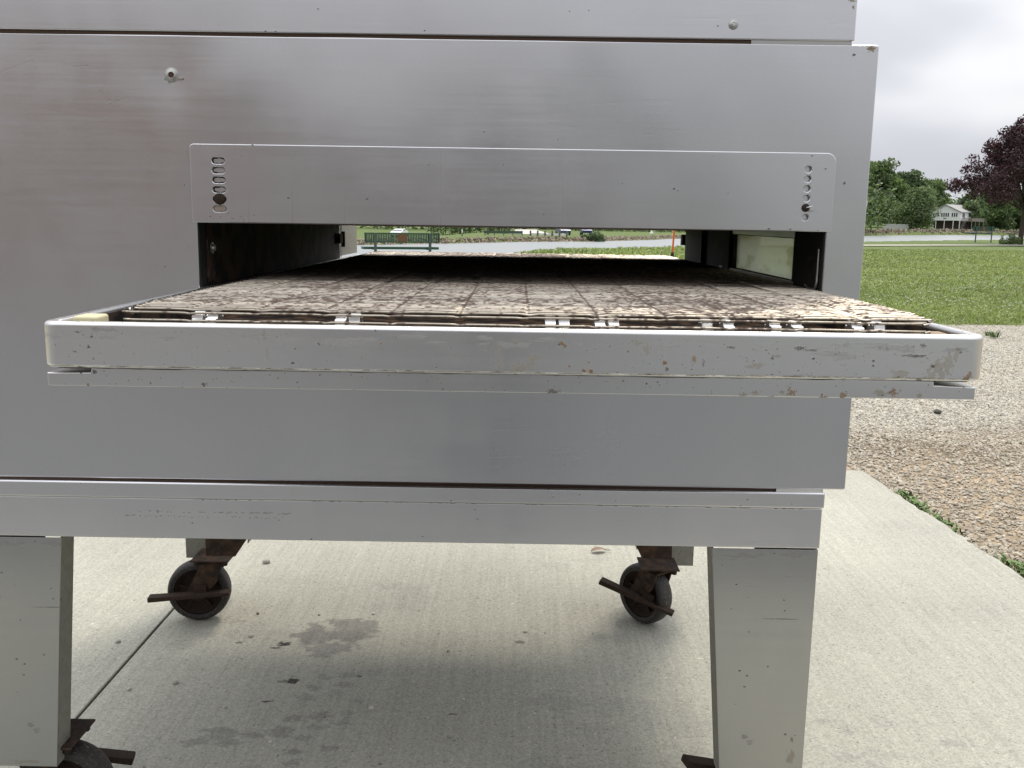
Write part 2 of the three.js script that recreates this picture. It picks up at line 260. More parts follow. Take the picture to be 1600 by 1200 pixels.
// gravel drive: one sheet, then the stones on it
const gravelEdge = (x) => -8.95 - 0.12 * (x - 4) + 0.5 * (fbm(x * 1.1 + 5, 2, 3) - 0.5);
{
  const dirt = (x, z) => sstep(0.32, 0.62, fbm(x * 0.9 + 3, z * 0.9 + 8, 3) * 0.55 + 0.5 * Math.exp(-((x - 2.1) ** 2) / 0.5 - ((z + 1.9) ** 2) / 1.3));
  const S = 12; // metres covered
  const map = tex(2048, 2048, (u, v) => { const x = u * S - 0.5, z = -v * S + 2, d = dirt(x, z), n = fbm(u * 260, v * 260, 3), c = fbm(x * 2, z * 2 + 30, 4), k = 0.74 + 0.5 * n; return [mix(0.56, 0.585, d) * k * (0.9 + 0.2 * c), mix(0.52, 0.525, d) * k * (0.9 + 0.2 * c), mix(0.45, 0.435, d) * k * (0.9 + 0.2 * c)]; }, { srgb: true, repeat: [1 / S, -1 / S], offset: [0.5 / S, 2 / S] });
  const P = [], U = [], I = [], nx = 80, nz = 70, X = (i) => -14 + 44 * Math.pow(i / nx, 1), Z = (j, x) => mix(14, gravelEdge(x), j / nz);
  for (let j = 0; j <= nz; j++) for (let i = 0; i <= nx; i++) { const x = X(i), z = Z(j, x); P.push(x, -0.044 + 0.012 * (fbm(x * 1.3, z * 1.3, 3) - 0.5) , z); U.push(x, z); }
  for (let j = 0; j < nz; j++) for (let i = 0; i < nx; i++) { const a = j * (nx + 1) + i, b = a + 1, c = a + nx + 1, d = c + 1; I.push(a, b, c, b, d, c); }
  const g = new THREE.BufferGeometry(); g.setAttribute('position', new THREE.Float32BufferAttribute(P, 3)); g.setAttribute('uv', new THREE.Float32BufferAttribute(U, 2)); g.setIndex(I); g.computeVertexNormals();
  obj('gravel_ground', g, mat({ map, roughness: 1, side: THREE.DoubleSide }), scene, 'structure');

  const R = rng(21), st = new THREE.IcosahedronGeometry(1, 1), p = st.attributes.position;
  const sg = mergeVertices((() => { st.deleteAttribute('uv'); st.deleteAttribute('normal'); return st; })()); const q = sg.attributes.position;
  for (let i = 0; i < q.count; i++) { const k = 0.78 + 0.4 * R(); q.setXYZ(i, q.getX(i) * k * 1.1, q.getY(i) * k * 0.62, q.getZ(i) * k * 0.85); }
  const stone = toCreasedNormals(sg, 0.5);
  const N = 230000, im = new THREE.InstancedMesh(stone, mat({ color: 0xffffff, roughness: 0.95 }), N), m = new THREE.Matrix4(), Q = new THREE.Quaternion(), E = new THREE.Euler(), col = new THREE.Color();
  const pal = [[0.40, 0.37, 0.295], [0.475, 0.445, 0.365], [0.52, 0.495, 0.42], [0.345, 0.325, 0.28], [0.42, 0.365, 0.285], [0.31, 0.27, 0.22], [0.38, 0.36, 0.34]];
  let n = 0, guard = 0;
  while (n < N && guard++ < 1300000) {
    // about evenly spread over the part that is seen
    const z = -1 - 8.3 * Math.pow(R(), 0.62), x0 = Math.max(1.5, 0.33 * (1.395 - z)), x1 = 0.6 * (1.395 - z) + 0.35; const x = mix(x0, x1, R());
    if (x < 1.5 + (z > -2.6 ? 0.02 : -0.4) || z < gravelEdge(x) + 0.25 * (R() - 0.7)) continue;
    const d = dirt(x, z); if (R() < 0.72 * d) continue;
    const big = R(), s = 0.0024 + 0.0066 * big * big * big * big + 0.002 * R() + 0.0026 * sstep(0.55, 0.75, fbm(x * 2 + 60, z * 2, 3)) * R();
    E.set((R() - .5) * 0.8, R() * 6.283, (R() - .5) * 0.8); Q.setFromEuler(E);
    const rut = 0.014 * sstep(0.3, 0, Math.abs(z + 2.95 + 0.1 * x + 0.9 * (fbm(x * 1.7 + 4, 3, 3) - 0.5))) * sstep(0.3, 0.6, vn(x * 2.2, 5));
    m.compose(new THREE.Vector3(x, -0.042 + rut + s * 0.25 + 0.012 * (fbm(x * 1.3, z * 1.3, 3) - 0.5), z), Q, new THREE.Vector3(s * (0.9 + 0.5 * R()), s * (0.7 + 0.5 * R()), s)); im.setMatrixAt(n, m);
    let c = pal[Math.floor(R() * R() * 4.2 + (d > 0.3 && R() < 0.5 ? 3 : R() * 3)) % 7]; const b = 0.8 + 0.4 * R(), dk = 0.5 * Math.min(1, d * 1.3); col.setRGB(mix(c[0], 0.46, dk) * b, mix(c[1], 0.40, dk) * b, mix(c[2], 0.305, dk) * b); im.setColorAt(n, col); n++;
  }
  im.count = n; im.name = 'gravel'; im.userData.kind = 'stuff'; im.castShadow = im.receiveShadow = true; scene.add(im);
  im.userData.label = 'loose beige and grey gravel stones covering the drive';
}
// concrete slab, two pieces with an open joint
const SLABX = (z) => 1.514 - 0.038 * sstep(-1.2, -2.5, z) + 0.014 * (fbm(z * 5 + 9, 4, 4) - 0.5) + 0.012 * (vn(z * 23, 7) - 0.5);
{
  const X0 = -1.6, X1 = 2.4, Z0 = -2.8, Z1 = 1.2, W = 2048, mk = new Marks(W, W, X0, -Z1, X1, -Z0), wet = new Marks(W, W, X0, -Z1, X1, -Z0), R = rng(33); // v runs along -z
  const spot = (x, z, rx, rz, v, s = 0.6) => mk.spot(x, -z, rx, rz, v, s, x * 13 + z * 7), damp = (x, z, rx, rz, v, s = 0.5) => wet.spot(x, -z, rx, rz, v, s, x * 11 + z * 5);
  damp(-0.45, -0.81, 0.085, 0.075, 0.75, 0.55); damp(-0.40, -0.86, 0.07, 0.045, 0.6); damp(-0.43, -0.73, 0.06, 0.04, 0.55);
  for (let r = 0; r < 9; r++) for (let c = 0; c < 3; c++) if (R() < 0.85) damp(-0.435 + 0.055 * c - 0.006 * r + 0.02 * R(), -0.60 + 0.045 * r - 0.014 * c + 0.012 * R(), 0.017 + 0.009 * R(), 0.011 + 0.009 * R(), 0.12 + 0.3 * R() + 0.015 * r, 0.55);
  for (let i = 0; i < 8; i++) damp(-0.62 + 0.17 * R(), -0.34 + 0.05 * (R() - 0.5), 0.02 + 0.02 * R(), 0.008 + 0.008 * R(), 0.45, 0.5);
  for (let i = 0; i < 18; i++) damp(0.05 + 0.4 * R(), -0.2 - 0.5 * R(), 0.02 + 0.05 * R(), 0.015 + 0.04 * R(), 0.08 + 0.1 * R(), 0.9);
  for (let i = 0; i < 16; i++) damp(0.62 + 0.3 * R(), -0.45 + 0.3 * R(), 0.012 + 0.02 * R(), 0.01 + 0.015 * R(), 0.2, 0.9);
  for (let i = 0; i < 22; i++) damp(-1.3 + 2.9 * R(), -2.3 + 1.5 * R(), 0.03 + 0.06 * R(), 0.02 + 0.05 * R(), 0.07 + 0.08 * R(), 0.9);
  for (const [x, z, a, b, v] of [[-0.55, -0.757, 0.016, 0.011, 0.95], [-0.565, -0.735, 0.012, 0.004, 0.8], [-0.484, -0.574, 0.012, 0.012, 0.9], [-0.505, -0.57, 0.012, 0.007, 0.4], [-0.66, -0.76, 0.008, 0.005, 0.6], [-0.52, -0.48, 0.008, 0.004, 0.8], [0.035, -0.845, 0.006, 0.007, 0.6], [0.02, -0.79, 0.012, 0.01, 0.45], [-0.34, -0.6, 0.006, 0.003, 0.8], [-0.12, -0.44, 0.009, 0.003, 0.8]]) spot(x, z, a, b, v);
  for (let i = 0; i < 330; i++) { const r = 0.0012 + 0.003 * R() * R() * R(); spot(X0 + 4 * R(), Z0 + 4 * R(), r * (1 + R()), r, 0.4 + 0.5 * R(), 0.5); }
  const map = tex(W, W, (u, v, i, j) => {
    const x = X0 + 4 * u, z = -(-Z1 + 4 * v), g = hsh(i, j * 3 + 1), f = fbm(u * 1000, v * 1000, 2), c = fbm(u * 9 + 4, v * 9, 5), br = fbm(x * 150, z * 5 + 9, 2), ag = vn(u * 900, v * 900);
    let k = 0.9 + 0.15 * (g - 0.5) + 0.16 * (f - 0.5) + 0.12 * (c - 0.5) + 0.075 * (br - 0.5); if (ag > 0.94) k *= 1.16; if (ag < 0.05) k *= 0.66;
    const d = wet.at(i, j) * (0.75 + 0.5 * fbm(u * 220 + 7, v * 220, 3)), s = mk.at(i, j); k *= 1 - 0.34 * d;
    return [mix(0.73 * k, 0.16, s), mix(0.725 * k, 0.15, s), mix(mix(0.67, 0.70, d) * k, 0.135, s)];
  }, { srgb: true, repeat: [0.25, -0.25], offset: [-X0 / 4, Z1 / 4] });
  const bump = ftex(1024, 1024, (u, v) => 0.0002 * fbm(u * 256, v * 256, 3, 256, 256) + 0.0003 * fbm(u * 420, v * 16, 2, 420, 16) - 0.002 * sstep(0.93, 0.97, vn(u * 300 + 0.5, v * 300, 300, 300)), { repeat: [0.5, 0.5] });
  const m = mat({ map, roughness: 0.93, bumpMap: bump, bumpScale: 1 });
  const slab = new THREE.Group(); slab.name = 'pavement'; slab.userData.kind = 'structure'; slab.userData.label = 'pale grey concrete slab under and around the oven'; scene.add(slab);
  const make = (pts) => { const g = new THREE.ExtrudeGeometry(poly(pts), { depth: 0.14, bevelEnabled: true, bevelThickness: 0.003, bevelSize: 0.003, bevelOffset: -0.003, bevelSegments: 2 }); g.rotateX(-Math.PI / 2); g.translate(0, -0.143, 0); return metreUV(g); };
  const right = []; for (let z = 1.15; z >= -2.44; z -= 0.02) right.push([SLABX(z), -z]); right.push([1.476, 2.485], [1.462, 2.5]);
  for (let x = 1.4; x >= -0.85; x -= 0.05) right.push([x, 2.5 + 0.008 * (vn(x * 9, 3) - 0.5)]); right.push([-0.8865, 2.5], [-0.8865, -1.15]);
  obj('slab', make(right), m, slab); obj('slab_001', make([[-0.8935, -1.15], [-0.8935, 2.5], [-6, 2.5], [-6, -1.15]]), m, slab);
  obj('joint_filler', box(-0.8935, -0.8865, -0.1, -0.007, -2.49, 1.14, 0), mat({ color: lin(0.022, 0.02, 0.017), roughness: 1 }), slab);
}

// ───────────────────────── the conveyor oven ─────────────────────────
const oven = group('conveyor_oven', 'large stainless steel conveyor pizza oven on casters, its wire belt sticking out', 'oven');
{
  const XL = -0.865, XR = 0.505, YB = 0.6235, YT = 1.2705, OX0 = -0.466, OX1 = 0.4485, ZB = -1.12;
  // end panel with the belt opening
  const face = roundRect(XL, YB, XR, YT, 0.003); face.holes.push(roundRect(OX0, 0.853, OX1, 1.024, 0.003, THREE.Path));
  const faceMat = plate(XL, YB, XR, YT, { seed: 3, scratches: 150, specks: 10, dents: [[-0.4934, 1.2161, 0.05, -0.0022], [-0.56, 1.17, 0.09, 0.0012], [-0.44, 1.19, 0.05, 0.0008], [0.47, 1.15, 0.09, 0.0016]],
    grime: [[-0.4825, 1.2105, 0.003, 0.0016, 0.9, 'rust'], [-0.4775, 1.2102, 0.0016, 0.0016, 0.9], [-0.485, 1.2205, 0.0012, 0.0016, 0.9], [-0.497, 1.2065, 0.002, 0.0012, 0.8], [-0.503, 1.21, 0.001, 0.0012, 0.8], [0.494, 1.2655, 0.006, 0.0035, 0.8, 'soil'], [0.491, 1.266, 0.003, 0.002, 0.5, 'rust'], [0.470, 1.257, 0.0022, 0.0014, 0.8], [0.47, 1.08, 0.0018, 0.0018, 0.8]] });
  obj('end_panel', ext(face, -0.03, 0, 0.0018), faceMat, oven);
  // rear end panel
  const back = roundRect(XL, YB, XR, YT, 0.003); back.holes.push(roundRect(OX0, 0.853, OX1, 1.0, 0.003, THREE.Path));
  obj('end_panel', ext(back, ZB - 0.03, ZB, 0.0018), M.steel, oven);
  // casing between the two
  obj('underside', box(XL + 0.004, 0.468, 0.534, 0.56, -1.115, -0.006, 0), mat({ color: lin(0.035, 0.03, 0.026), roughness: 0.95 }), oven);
  obj('casing', [box(XL + 0.003, OX0 - 0.004, YB + 0.003, YT - 0.003, ZB, -0.03), box(OX0 - 0.004, XR - 0.002, 1.095, YT - 0.002, ZB, -0.03), box(OX0 - 0.004, XR - 0.002, YB + 0.003, 0.80, ZB, -0.03)], M.steel, oven);
  // right flank with its glass
  const side = new THREE.Shape(); side.moveTo(0.03, 0.80); side.lineTo(-ZB, 0.80); side.lineTo(-ZB, 1.095); side.lineTo(0.03, 1.095); side.lineTo(0.03, 0.80);
  side.holes.push(roundRect(0.158, 0.931, 0.583, 0.998, 0.002, THREE.Path));
  const sg = (x0, x1) => { const g = new THREE.ExtrudeGeometry(side, { depth: x1 - x0, bevelEnabled: false }); g.rotateY(Math.PI / 2); g.translate(x0, 0, 0); return metreUV(g); };
  obj('side_panel', sg(0.4975, XR - 0.002), M.steel, oven);
  obj('lining', sg(OX1, 0.455), M.black, oven);
  obj('reveal', box(OX0 - 0.0005, OX0 + 0.0015, 0.86, 1.0225, -0.031, -0.0025, 0), M.black, oven); obj('reveal', [box(OX1 - 0.0015, OX1 + 0.0005, 0.86, 1.0225, -0.031, -0.0025, 0)], M.black, oven);
  obj('lining', [box(OX0 - 0.003, OX0, 0.86, 1.094, ZB + 0.02, -0.031, 0), box(OX0, OX1, 1.089, 1.094, ZB, -0.031, 0)], M.char, oven);
  const stain = tex(512, 256, (u, v) => { const n = fbm(u * 5, v * 3, 5), m = sstep(0.55, 0.72, fbm(u * 9 + 4, v * 6 + 2, 5)); return [mix(0.98, 0.8, m * 0.4) - 0.05 * n, mix(1.0, 0.8, m * 0.4) - 0.05 * n, mix(0.94, 0.66, m * 0.4) - 0.05 * n]; }, { srgb: true, repeat: [1 / 0.45, 1 / 0.12], offset: [0.3, 0.2] });
  obj('window_pane', box(0.4555, 0.4585, 0.915, 1.045, -0.60, -0.14, 0), new THREE.MeshPhysicalMaterial({ map: stain, transmission: 0.85, thickness: 0, roughness: 0.72, ior: 1.45 }), oven);
  obj('window_frame', [box(0.4465, OX1 - 0.0005, 0.999, 1.04, -0.60, -0.15, 0.0005), box(0.4445, OX1 - 0.0005, 0.921, 0.9295, -0.70, -0.145, 0.0005)], M.steelDull, oven);
  obj('lining_post', box(0.438, OX1 - 0.0005, 0.92, 1.08, -1.1, -0.88), M.black, oven); obj('lining_post', box(0.442, OX1 - 0.0005, 0.925, 1.08, -0.66, -0.60), M.black, oven); obj('lining_panel', box(0.4462, OX1 - 0.0005, 0.925, 1.08, -0.76, -0.665, 0.0005), M.char, oven);
  // brackets, bolts and hinge in the opening
  obj('bracket', [box(OX0 + 0.0005, OX0 + 0.002, 0.922, 1.08, -0.072, -0.036, 0.0006), box(OX0 + 0.0005, OX0 + 0.0042, 0.928, 0.985, -0.0365, -0.034, 0.0006)], M.rust, oven);
  obj('bolt', [cyl(0.006, 0.005, 0.005, 6, 'x', [OX0 + 0.005, 0.972, -0.056]), cyl(0.009, 0.009, 0.0012, 14, 'x', [OX0 + 0.0032, 0.972, -0.056])], M.steelDull, oven);
  obj('rod_hook', tube([[0.4445, 0.985, -0.014], [0.4445, 0.95, -0.014], [0.444, 0.932, -0.015], [0.444, 0.926, -0.022], [0.444, 0.925, -0.045], [0.443, 0.93, -0.065]], 0.0022, 30), M.steelDull, oven);
  obj('bolt', [cyl(0.006, 0.005, 0.008, 6, 'x', [OX1 - 0.004, 0.968, -0.05])], M.rust, oven);
  obj('hinge', [box(OX0, OX0 + 0.012, 0.955, 0.98, -1.10, -1.06), cyl(0.005, 0.005, 0.04, 10, 'y', [OX0 + 0.01, 0.965, -1.115])], M.rustGap, oven);
  obj('hinge', [box(0.434, 0.4475, 0.962, 0.99, -1.15, -1.125)], M.rust, oven);
  obj('exit_guard', [box(OX0 - 0.002, OX0 + 0.001, 0.921, 1.03, -1.385, -1.13, 0.001)], M.paint, oven);

  // height-adjustable baffle over the opening
  const bx0 = -0.4712, bx1 = 0.4552, by0 = 1.0107, by1 = 1.1217;
  const baf = roundRect(bx0, by0, bx1, by1, [0.001, 0.001, 0.014, 0.006]);
  for (let k = 0; k < 6; k++) {
    const y = 1.0984 - k * 0.01358;
    baf.holes.push(roundRect(-0.4399, y - 0.0044, -0.4211, y + 0.0044, 0.0043, THREE.Path));
    const c = new THREE.Path(); c.absarc(0.4155, y, 0.0046, 0, Math.PI * 2, false); baf.holes.push(c);
  }
  const bafG = []; for (let k = 0; k < 6; k++) { const y = 1.0984 - k * 0.01358; for (let q = 0; q < 9; q++) { const a = q * 0.7 + k; if (q < 5) bafG.push([-0.4305 + 0.0098 * Math.cos(a), y + 0.0050 * Math.sin(a), 0.0008, 0.0005, 0.9]); if (q < 2) bafG.push([0.4155 + 0.0052 * Math.cos(a), y + 0.0052 * Math.sin(a), 0.0006, 0.0006, 0.7]); } }
  bafG.push([-0.330, 1.0475, 0.0022, 0.0012, 0.9], [0.364, 1.0135, 0.002, 0.001, 0.9], [0.395, 1.0135, 0.0012, 0.001, 0.9], [0.422, 1.04, 0.008, 0.0015, 0.3, 'rust']);
  for (let i = 0; i < 12; i++) bafG.push([-0.455 + 0.09 * hsh(i, 3), 1.0125 + 0.012 * hsh(i, 8), 0.0008, 0.0006, 0.9]);
  const bafM = plate(bx0, by0 - 0.004, bx1, by1 + 0.004, { W: 2048, H: 256, seed: 8, scratches: 70, specks: 14, grime: bafG, wave: 0.0016, drips: 7 });
  const baffle = obj('baffle', [ext(baf, 0.0016, 0.0046, 0.0012, 14), box(bx0 + 0.001, bx1 - 0.001, by0 - 0.0005, by0 + 0.0015, -0.002, 0.003, 0.0006)], bafM, oven);
  { const grimeM = mat({ color: lin(0.028, 0.022, 0.018), roughness: 0.9 }), R = rng(77);
    for (let k = 0; k < 6; k++) { const y = 1.0984 - k * 0.01358, s = roundRect(-0.4399, y - 0.0044, -0.4211, y + 0.0044, 0.0043), h = new THREE.Path(), p0 = R() * 6; for (let i = 0; i <= 40; i++) { const a = -i / 40 * 6.2832, t = 0.0016 * (0.25 + 1.0 * vn(i * 0.55 + p0, k) * (i % 40 ? 1 : 1)); const cx = Math.abs(Math.cos(a)) < 0.72 ? 0 : Math.sign(Math.cos(a)); const px = -0.4305 + 0.0052 * Math.max(-1, Math.min(1, Math.cos(a) * 1.5)) + (0.0042 - t) * Math.cos(a), py = y + (0.0043 - t) * Math.sin(a); i ? h.lineTo(px, py) : h.moveTo(px, py); } s.holes.push(h);
      obj('slot_grime', ext(s, 0.0003, 0.0009, 0, 10), grimeM, baffle);
      const c = new THREE.Shape(); c.absarc(0.4155, y, 0.0046, 0, 6.2832, false); const c2 = new THREE.Path(); c2.absarc(0.4155 - 0.0004, y - 0.0003, 0.0037, 0, 6.2832, true); c.holes.push(c2); obj('hole_grime', ext(c, 0.0003, 0.0009, 0, 20), grimeM, baffle); } }
  const screw = (x, y, r, m) => { const g = new THREE.LatheGeometry([[0, 0.004], [r * 0.5, 0.0037], [r * 0.85, 0.0026], [r, 0.0008], [r, -0.003]].map(p => new THREE.Vector2(...p)), 20); g.rotateX(Math.PI / 2); g.translate(x, y, 0.005); return obj('screw', clean(g), m, baffle); };
  screw(-0.4302, 1.0444, 0.0083, M.rust); screw(0.4152, 1.0441, 0.0058, M.rust);
  obj('screw_pin', rod([0.4152, 1.0441, 0.008], [0.4235, 1.0462, 0.0115], 0.0011), M.steel, baffle);
  obj('slot_fill', ext(roundRect(-0.4392, 1.0263, -0.4218, 1.0347, 0.0041), 0.0012, 0.0036, 0.0008), mat({ color: lin(0.3, 0.25, 0.2), roughness: 0.9, bumpMap: rustBump, bumpScale: 1 }), baffle);

  // drawn-in screw hole upper left, small dent in the top band
  { const g = new THREE.LatheGeometry([[0.0105, 0], [0.0078, 0.0004], [0.0058, 0.0013], [0.0047, 0.0021], [0.0041, 0.0021], [0.0037, 0.0008]].map(p => new THREE.Vector2(...p)), 28); g.rotateX(Math.PI / 2); g.translate(-0.4934, 1.2161, 0.0001);
    const d = obj('dimple', clean(g), M.steelDull, oven); obj('screw_hole', clean(new THREE.CircleGeometry(0.0037, 18).translate(-0.4934, 1.2161, 0.0011)), M.rustGap, d); }
  { const g = new THREE.LatheGeometry([[0.0075, 0], [0.004, 0.0009], [0.0014, 0.0016], [0, 0.0013]].map(p => new THREE.Vector2(...p)), 18); g.rotateX(Math.PI / 2); g.translate(0.298, 1.2945, 0.0019); obj('dimple', clean(g), M.steelDull, oven); }

  // upper section and lid
  const topM = plate(XL, 1.274, 0.47, 1.334, { W: 2048, H: 128, seed: 12, scratches: 50, specks: 8, wave: 0.0012, grime: [[0.462, 1.329, 0.005, 0.002, 0.7, 'soil'], [0.464, 1.32, 0.0012, 0.0025, 0.7, 'rust']] });
  obj('top_band', ext(roundRect(XL, 1.2747, 0.4693, 1.3335, 0.002), -1.1, 0.002, 0.0018), topM, oven);
  obj('seam', [box(XL + 0.002, 0.325, 1.268, 1.277, -1.09, -0.0012, 0), box(XL + 0.002, 0.468, 1.331, 1.337, -1.09, -0.001, 0)], M.rustGap, oven);
  obj('seam_filler', box(0.325, 0.466, 1.269, 1.276, -0.3, -0.0004, 0), M.steelDull, oven);
  obj('lid', [ext(roundRect(XL - 0.002, 1.3365, 0.4735, 1.47, 0.004), -1.11, 0.006, 0.002)], M.steel, oven);

  // base: ledge and frame
  const ledM = plate(XL, 0.594, 0.474, 0.6216, { W: 2048, H: 64, seed: 17, scratches: 30, specks: 8, wave: 0.0007, base: [0.71, 0.71, 0.715] });
  obj('ledge', ext(roundRect(XL, 0.5955, 0.4725, 0.6206, 0.0035), -1.12, 0.009, 0.0025), ledM, oven);
  obj('seam', [box(XL + 0.002, 0.40, 0.618, 0.6245, -1.1, -0.002, 0), box(XL + 0.001, 0.4705, 0.5925, 0.597, -1.1, -0.0005, 0)], M.rustGap, oven);
  obj('seam_filler', box(0.40, 0.4715, 0.6185, 0.6236, -0.2, 0.0008, 0.0003), M.wireBright, oven);
  const g2 = []; { const R = rng(44); for (let i = 0; i < 46; i++) { const t = R(); g2.push([-0.58 + 0.24 * t, 0.5735 - 0.0015 * R() + 0.0018 * (R() - 0.5), 0.0012 + 0.003 * R() * t, 0.0005 + 0.0004 * R(), 0.45]); g2.push([-0.60 + 0.25 * R(), 0.5655 + 0.003 * (R() - 0.5), 0.0015 * R() + 0.0005, 0.0006, 0.5]); } for (let i = 0; i < 60; i++) g2.push([-0.5 + 0.95 * R(), 0.5928 + 0.0008 * R(), 0.002 + 0.003 * R(), 0.0006, 0.8]); }
  const baseM = plate(XL, 0.53, 0.472, 0.594, { W: 2048, H: 128, seed: 23, scratches: 40, specks: 8, wave: 0.0011, base: [0.71, 0.71, 0.715], grime: g2 });
  obj('base_frame', [ext(roundRect(XL, 0.5298, 0.472, 0.5940, 0.002), -0.004, 0.002, 0.0018), ext(roundRect(XL, 0.5298, 0.472, 0.5940, 0.002), -1.12, -1.116, 0.0016), box(0.468, 0.4718, 0.53, 0.5938, -1.1155, -0.0045, 0.001), box(XL + 0.0003, XL + 0.004, 0.53, 0.5938, -1.1155, -0.0045, 0.001)], baseM, oven);
  { const g = new THREE.LatheGeometry([[0.0105, 0], [0.010, 0.004], [0.008, 0.0062], [0.004, 0.0074], [0, 0.0076]].map(p => new THREE.Vector2(...p)), 22); g.rotateZ(-Math.PI / 2); g.translate(XR - 0.002, 1.052, -0.019); obj('knob', clean(g), mat({ color: lin(0.75, 0.75, 0.73), roughness: 0.4 }), oven); }

  // legs: folded sheet with inward flanges
  const legPlate = (pts, z0, z1) => ext(poly(pts), z0, z1, 0.0008);
  function leg(xo, xit, xib, z, dir) { // outer x, inner x at the top and at the bottom, z of the end face, dir: flange towards -z (1) or +z (-1)
    const s = Math.sign(xo - xit), y0 = 0.142, y1 = 0.5275, t = 0.0025, za = dir > 0 ? z - t : z, zb = dir > 0 ? z : z + t, f = 0.042 * dir;
    const endP = legPlate(s > 0 ? [[xit, y1], [xib, y0], [xo, y0], [xo, y1]] : [[xit, y1], [xo, y1], [xo, y0], [xib, y0]], za, zb);
    const q = (x, y, zz) => [x, y, zz]; const fl = [];
    const slabG = (A, B, C, D, w) => { // thin four-sided sheet, w = thickness along x
      const P = [A, B, C, D].map(p => p.slice()), Q2 = P.map(p => [p[0] + w, p[1], p[2]]), F = [...P, ...Q2].flat(); const g = new THREE.BufferGeometry(); g.setAttribute('position', new THREE.Float32BufferAttribute(F, 3));
      g.setIndex([0, 1, 2, 0, 2, 3, 4, 6, 5, 4, 7, 6, 0, 4, 5, 0, 5, 1, 1, 5, 6, 1, 6, 2, 2, 6, 7, 2, 7, 3, 3, 7, 4, 3, 4, 0]); const n = g.toNonIndexed(); n.computeVertexNormals(); return metreUV(n);
    };
    const zi = dir > 0 ? z - t : z + t;
    fl.push(slabG(q(xit, y1, zi), q(xib, y0, zi), q(xib, y0, zi - f), q(xit, y1, zi - f), s * t));
    fl.push(slabG(q(xo, y1, zi), q(xo, y0, zi), q(xo, y0, zi - 0.16 * dir), q(xo, y1, zi - 0.16 * dir), -s * t));
    const zr = zi - 0.16 * dir;
    fl.push(box(Math.min(xo - s * 0.055, xo), Math.max(xo - s * 0.055, xo), y0, y1, Math.min(zr, zr + t * dir), Math.max(zr, zr + t * dir), 0.0008));
    const l = obj('leg', endP, M.leg, oven); obj('leg_flange', fl, M.paint, l);
    return l;
  }
  leg(0.4705, 0.3077, 0.3385, 0.001, 1); leg(-0.858, -0.696, -0.7275, 0.001, 1);
  leg(0.4705, 0.3077, 0.3385, -1.115, -1); leg(-0.848, -0.688, -0.7195, -1.115, -1);

  // casters
  const treadG = new THREE.LatheGeometry([[0.06, -0.021], [0.068, -0.0235], [0.073, -0.022], [0.0765, -0.016], [0.078, -0.008], [0.078, 0.008], [0.0765, 0.016], [0.073, 0.022], [0.068, 0.0235], [0.06, 0.021]].map(p => new THREE.Vector2(...p)), 44); treadG.rotateX(Math.PI / 2);
  const hub = []; { const g = new THREE.LatheGeometry([[0.0, 0.019], [0.012, 0.019], [0.014, 0.012], [0.02, 0.006], [0.05, 0.005], [0.055, 0.016], [0.0615, 0.019], [0.0615, -0.019], [0.055, -0.016], [0.05, -0.005], [0.02, -0.006], [0.014, -0.012], [0.012, -0.019], [0, -0.019]].map(p => new THREE.Vector2(...p)), 32); g.rotateX(Math.PI / 2); hub.push(clean(g)); for (let k = 0; k < 5; k++) { const b = new THREE.BoxGeometry(0.036, 0.006, 0.026); b.translate(0.031, 0, 0); b.rotateZ(k * Math.PI * 0.4 + 0.3); hub.push(clean(b)); } }
  const hubG = mergeGeometries(hub);
  const forkPlate = (z) => { const s = new THREE.Shape(); s.moveTo(-0.018, -0.012); s.lineTo(-0.024, 0.006); s.lineTo(0.012, 0.078); s.lineTo(0.066, 0.078); s.lineTo(0.05, 0.03); s.lineTo(0.02, -0.006); s.absarc(0, 0, 0.019, -0.3, -2.6, true); return ext(s, z, z + 0.0045, 0.001); };
  const yokeG = mergeGeometries([forkPlate(0.0265), forkPlate(-0.031), box(0.008, 0.07, 0.073, 0.079, -0.031, 0.031, 0.001), cyl(0.03, 0.033, 0.008, 20, 'y', [0.04, 0.083, 0]), cyl(0.006, 0.006, 0.075, 12, 'z', [0, 0, 0]), cyl(0.0105, 0.0105, 0.007, 6, 'z', [0, 0, 0.0345]), cyl(0.0105, 0.0105, 0.007, 6, 'z', [0, 0, -0.0345])]);
  const plateG = mergeGeometries([box(-0.008, 0.088, 0.0866, 0.0905, -0.046, 0.046, 0.001), ...[[0.004, -0.034], [0.004, 0.034], [0.076, -0.034], [0.076, 0.034]].map(([x, z]) => cyl(0.007, 0.007, 0.014, 6, 'y', [x, 0.083, z]))]);
  const pedG = (() => { const g = new RoundedBoxGeometry(0.2, 0.008, 0.028, 2, 0.002); const p = g.attributes.position; for (let i = 0; i < p.count; i++) { const x = p.getX(i); if (x < -0.085) p.setY(i, p.getY(i) * 1.6 - 0.006); } g.translate(-0.016, 0.004, 0.042); const h = new THREE.BoxGeometry(0.03, 0.026, 0.012); h.translate(0.01, 0.008, 0.036); return mergeGeometries([clean(g), clean(h)]); })();
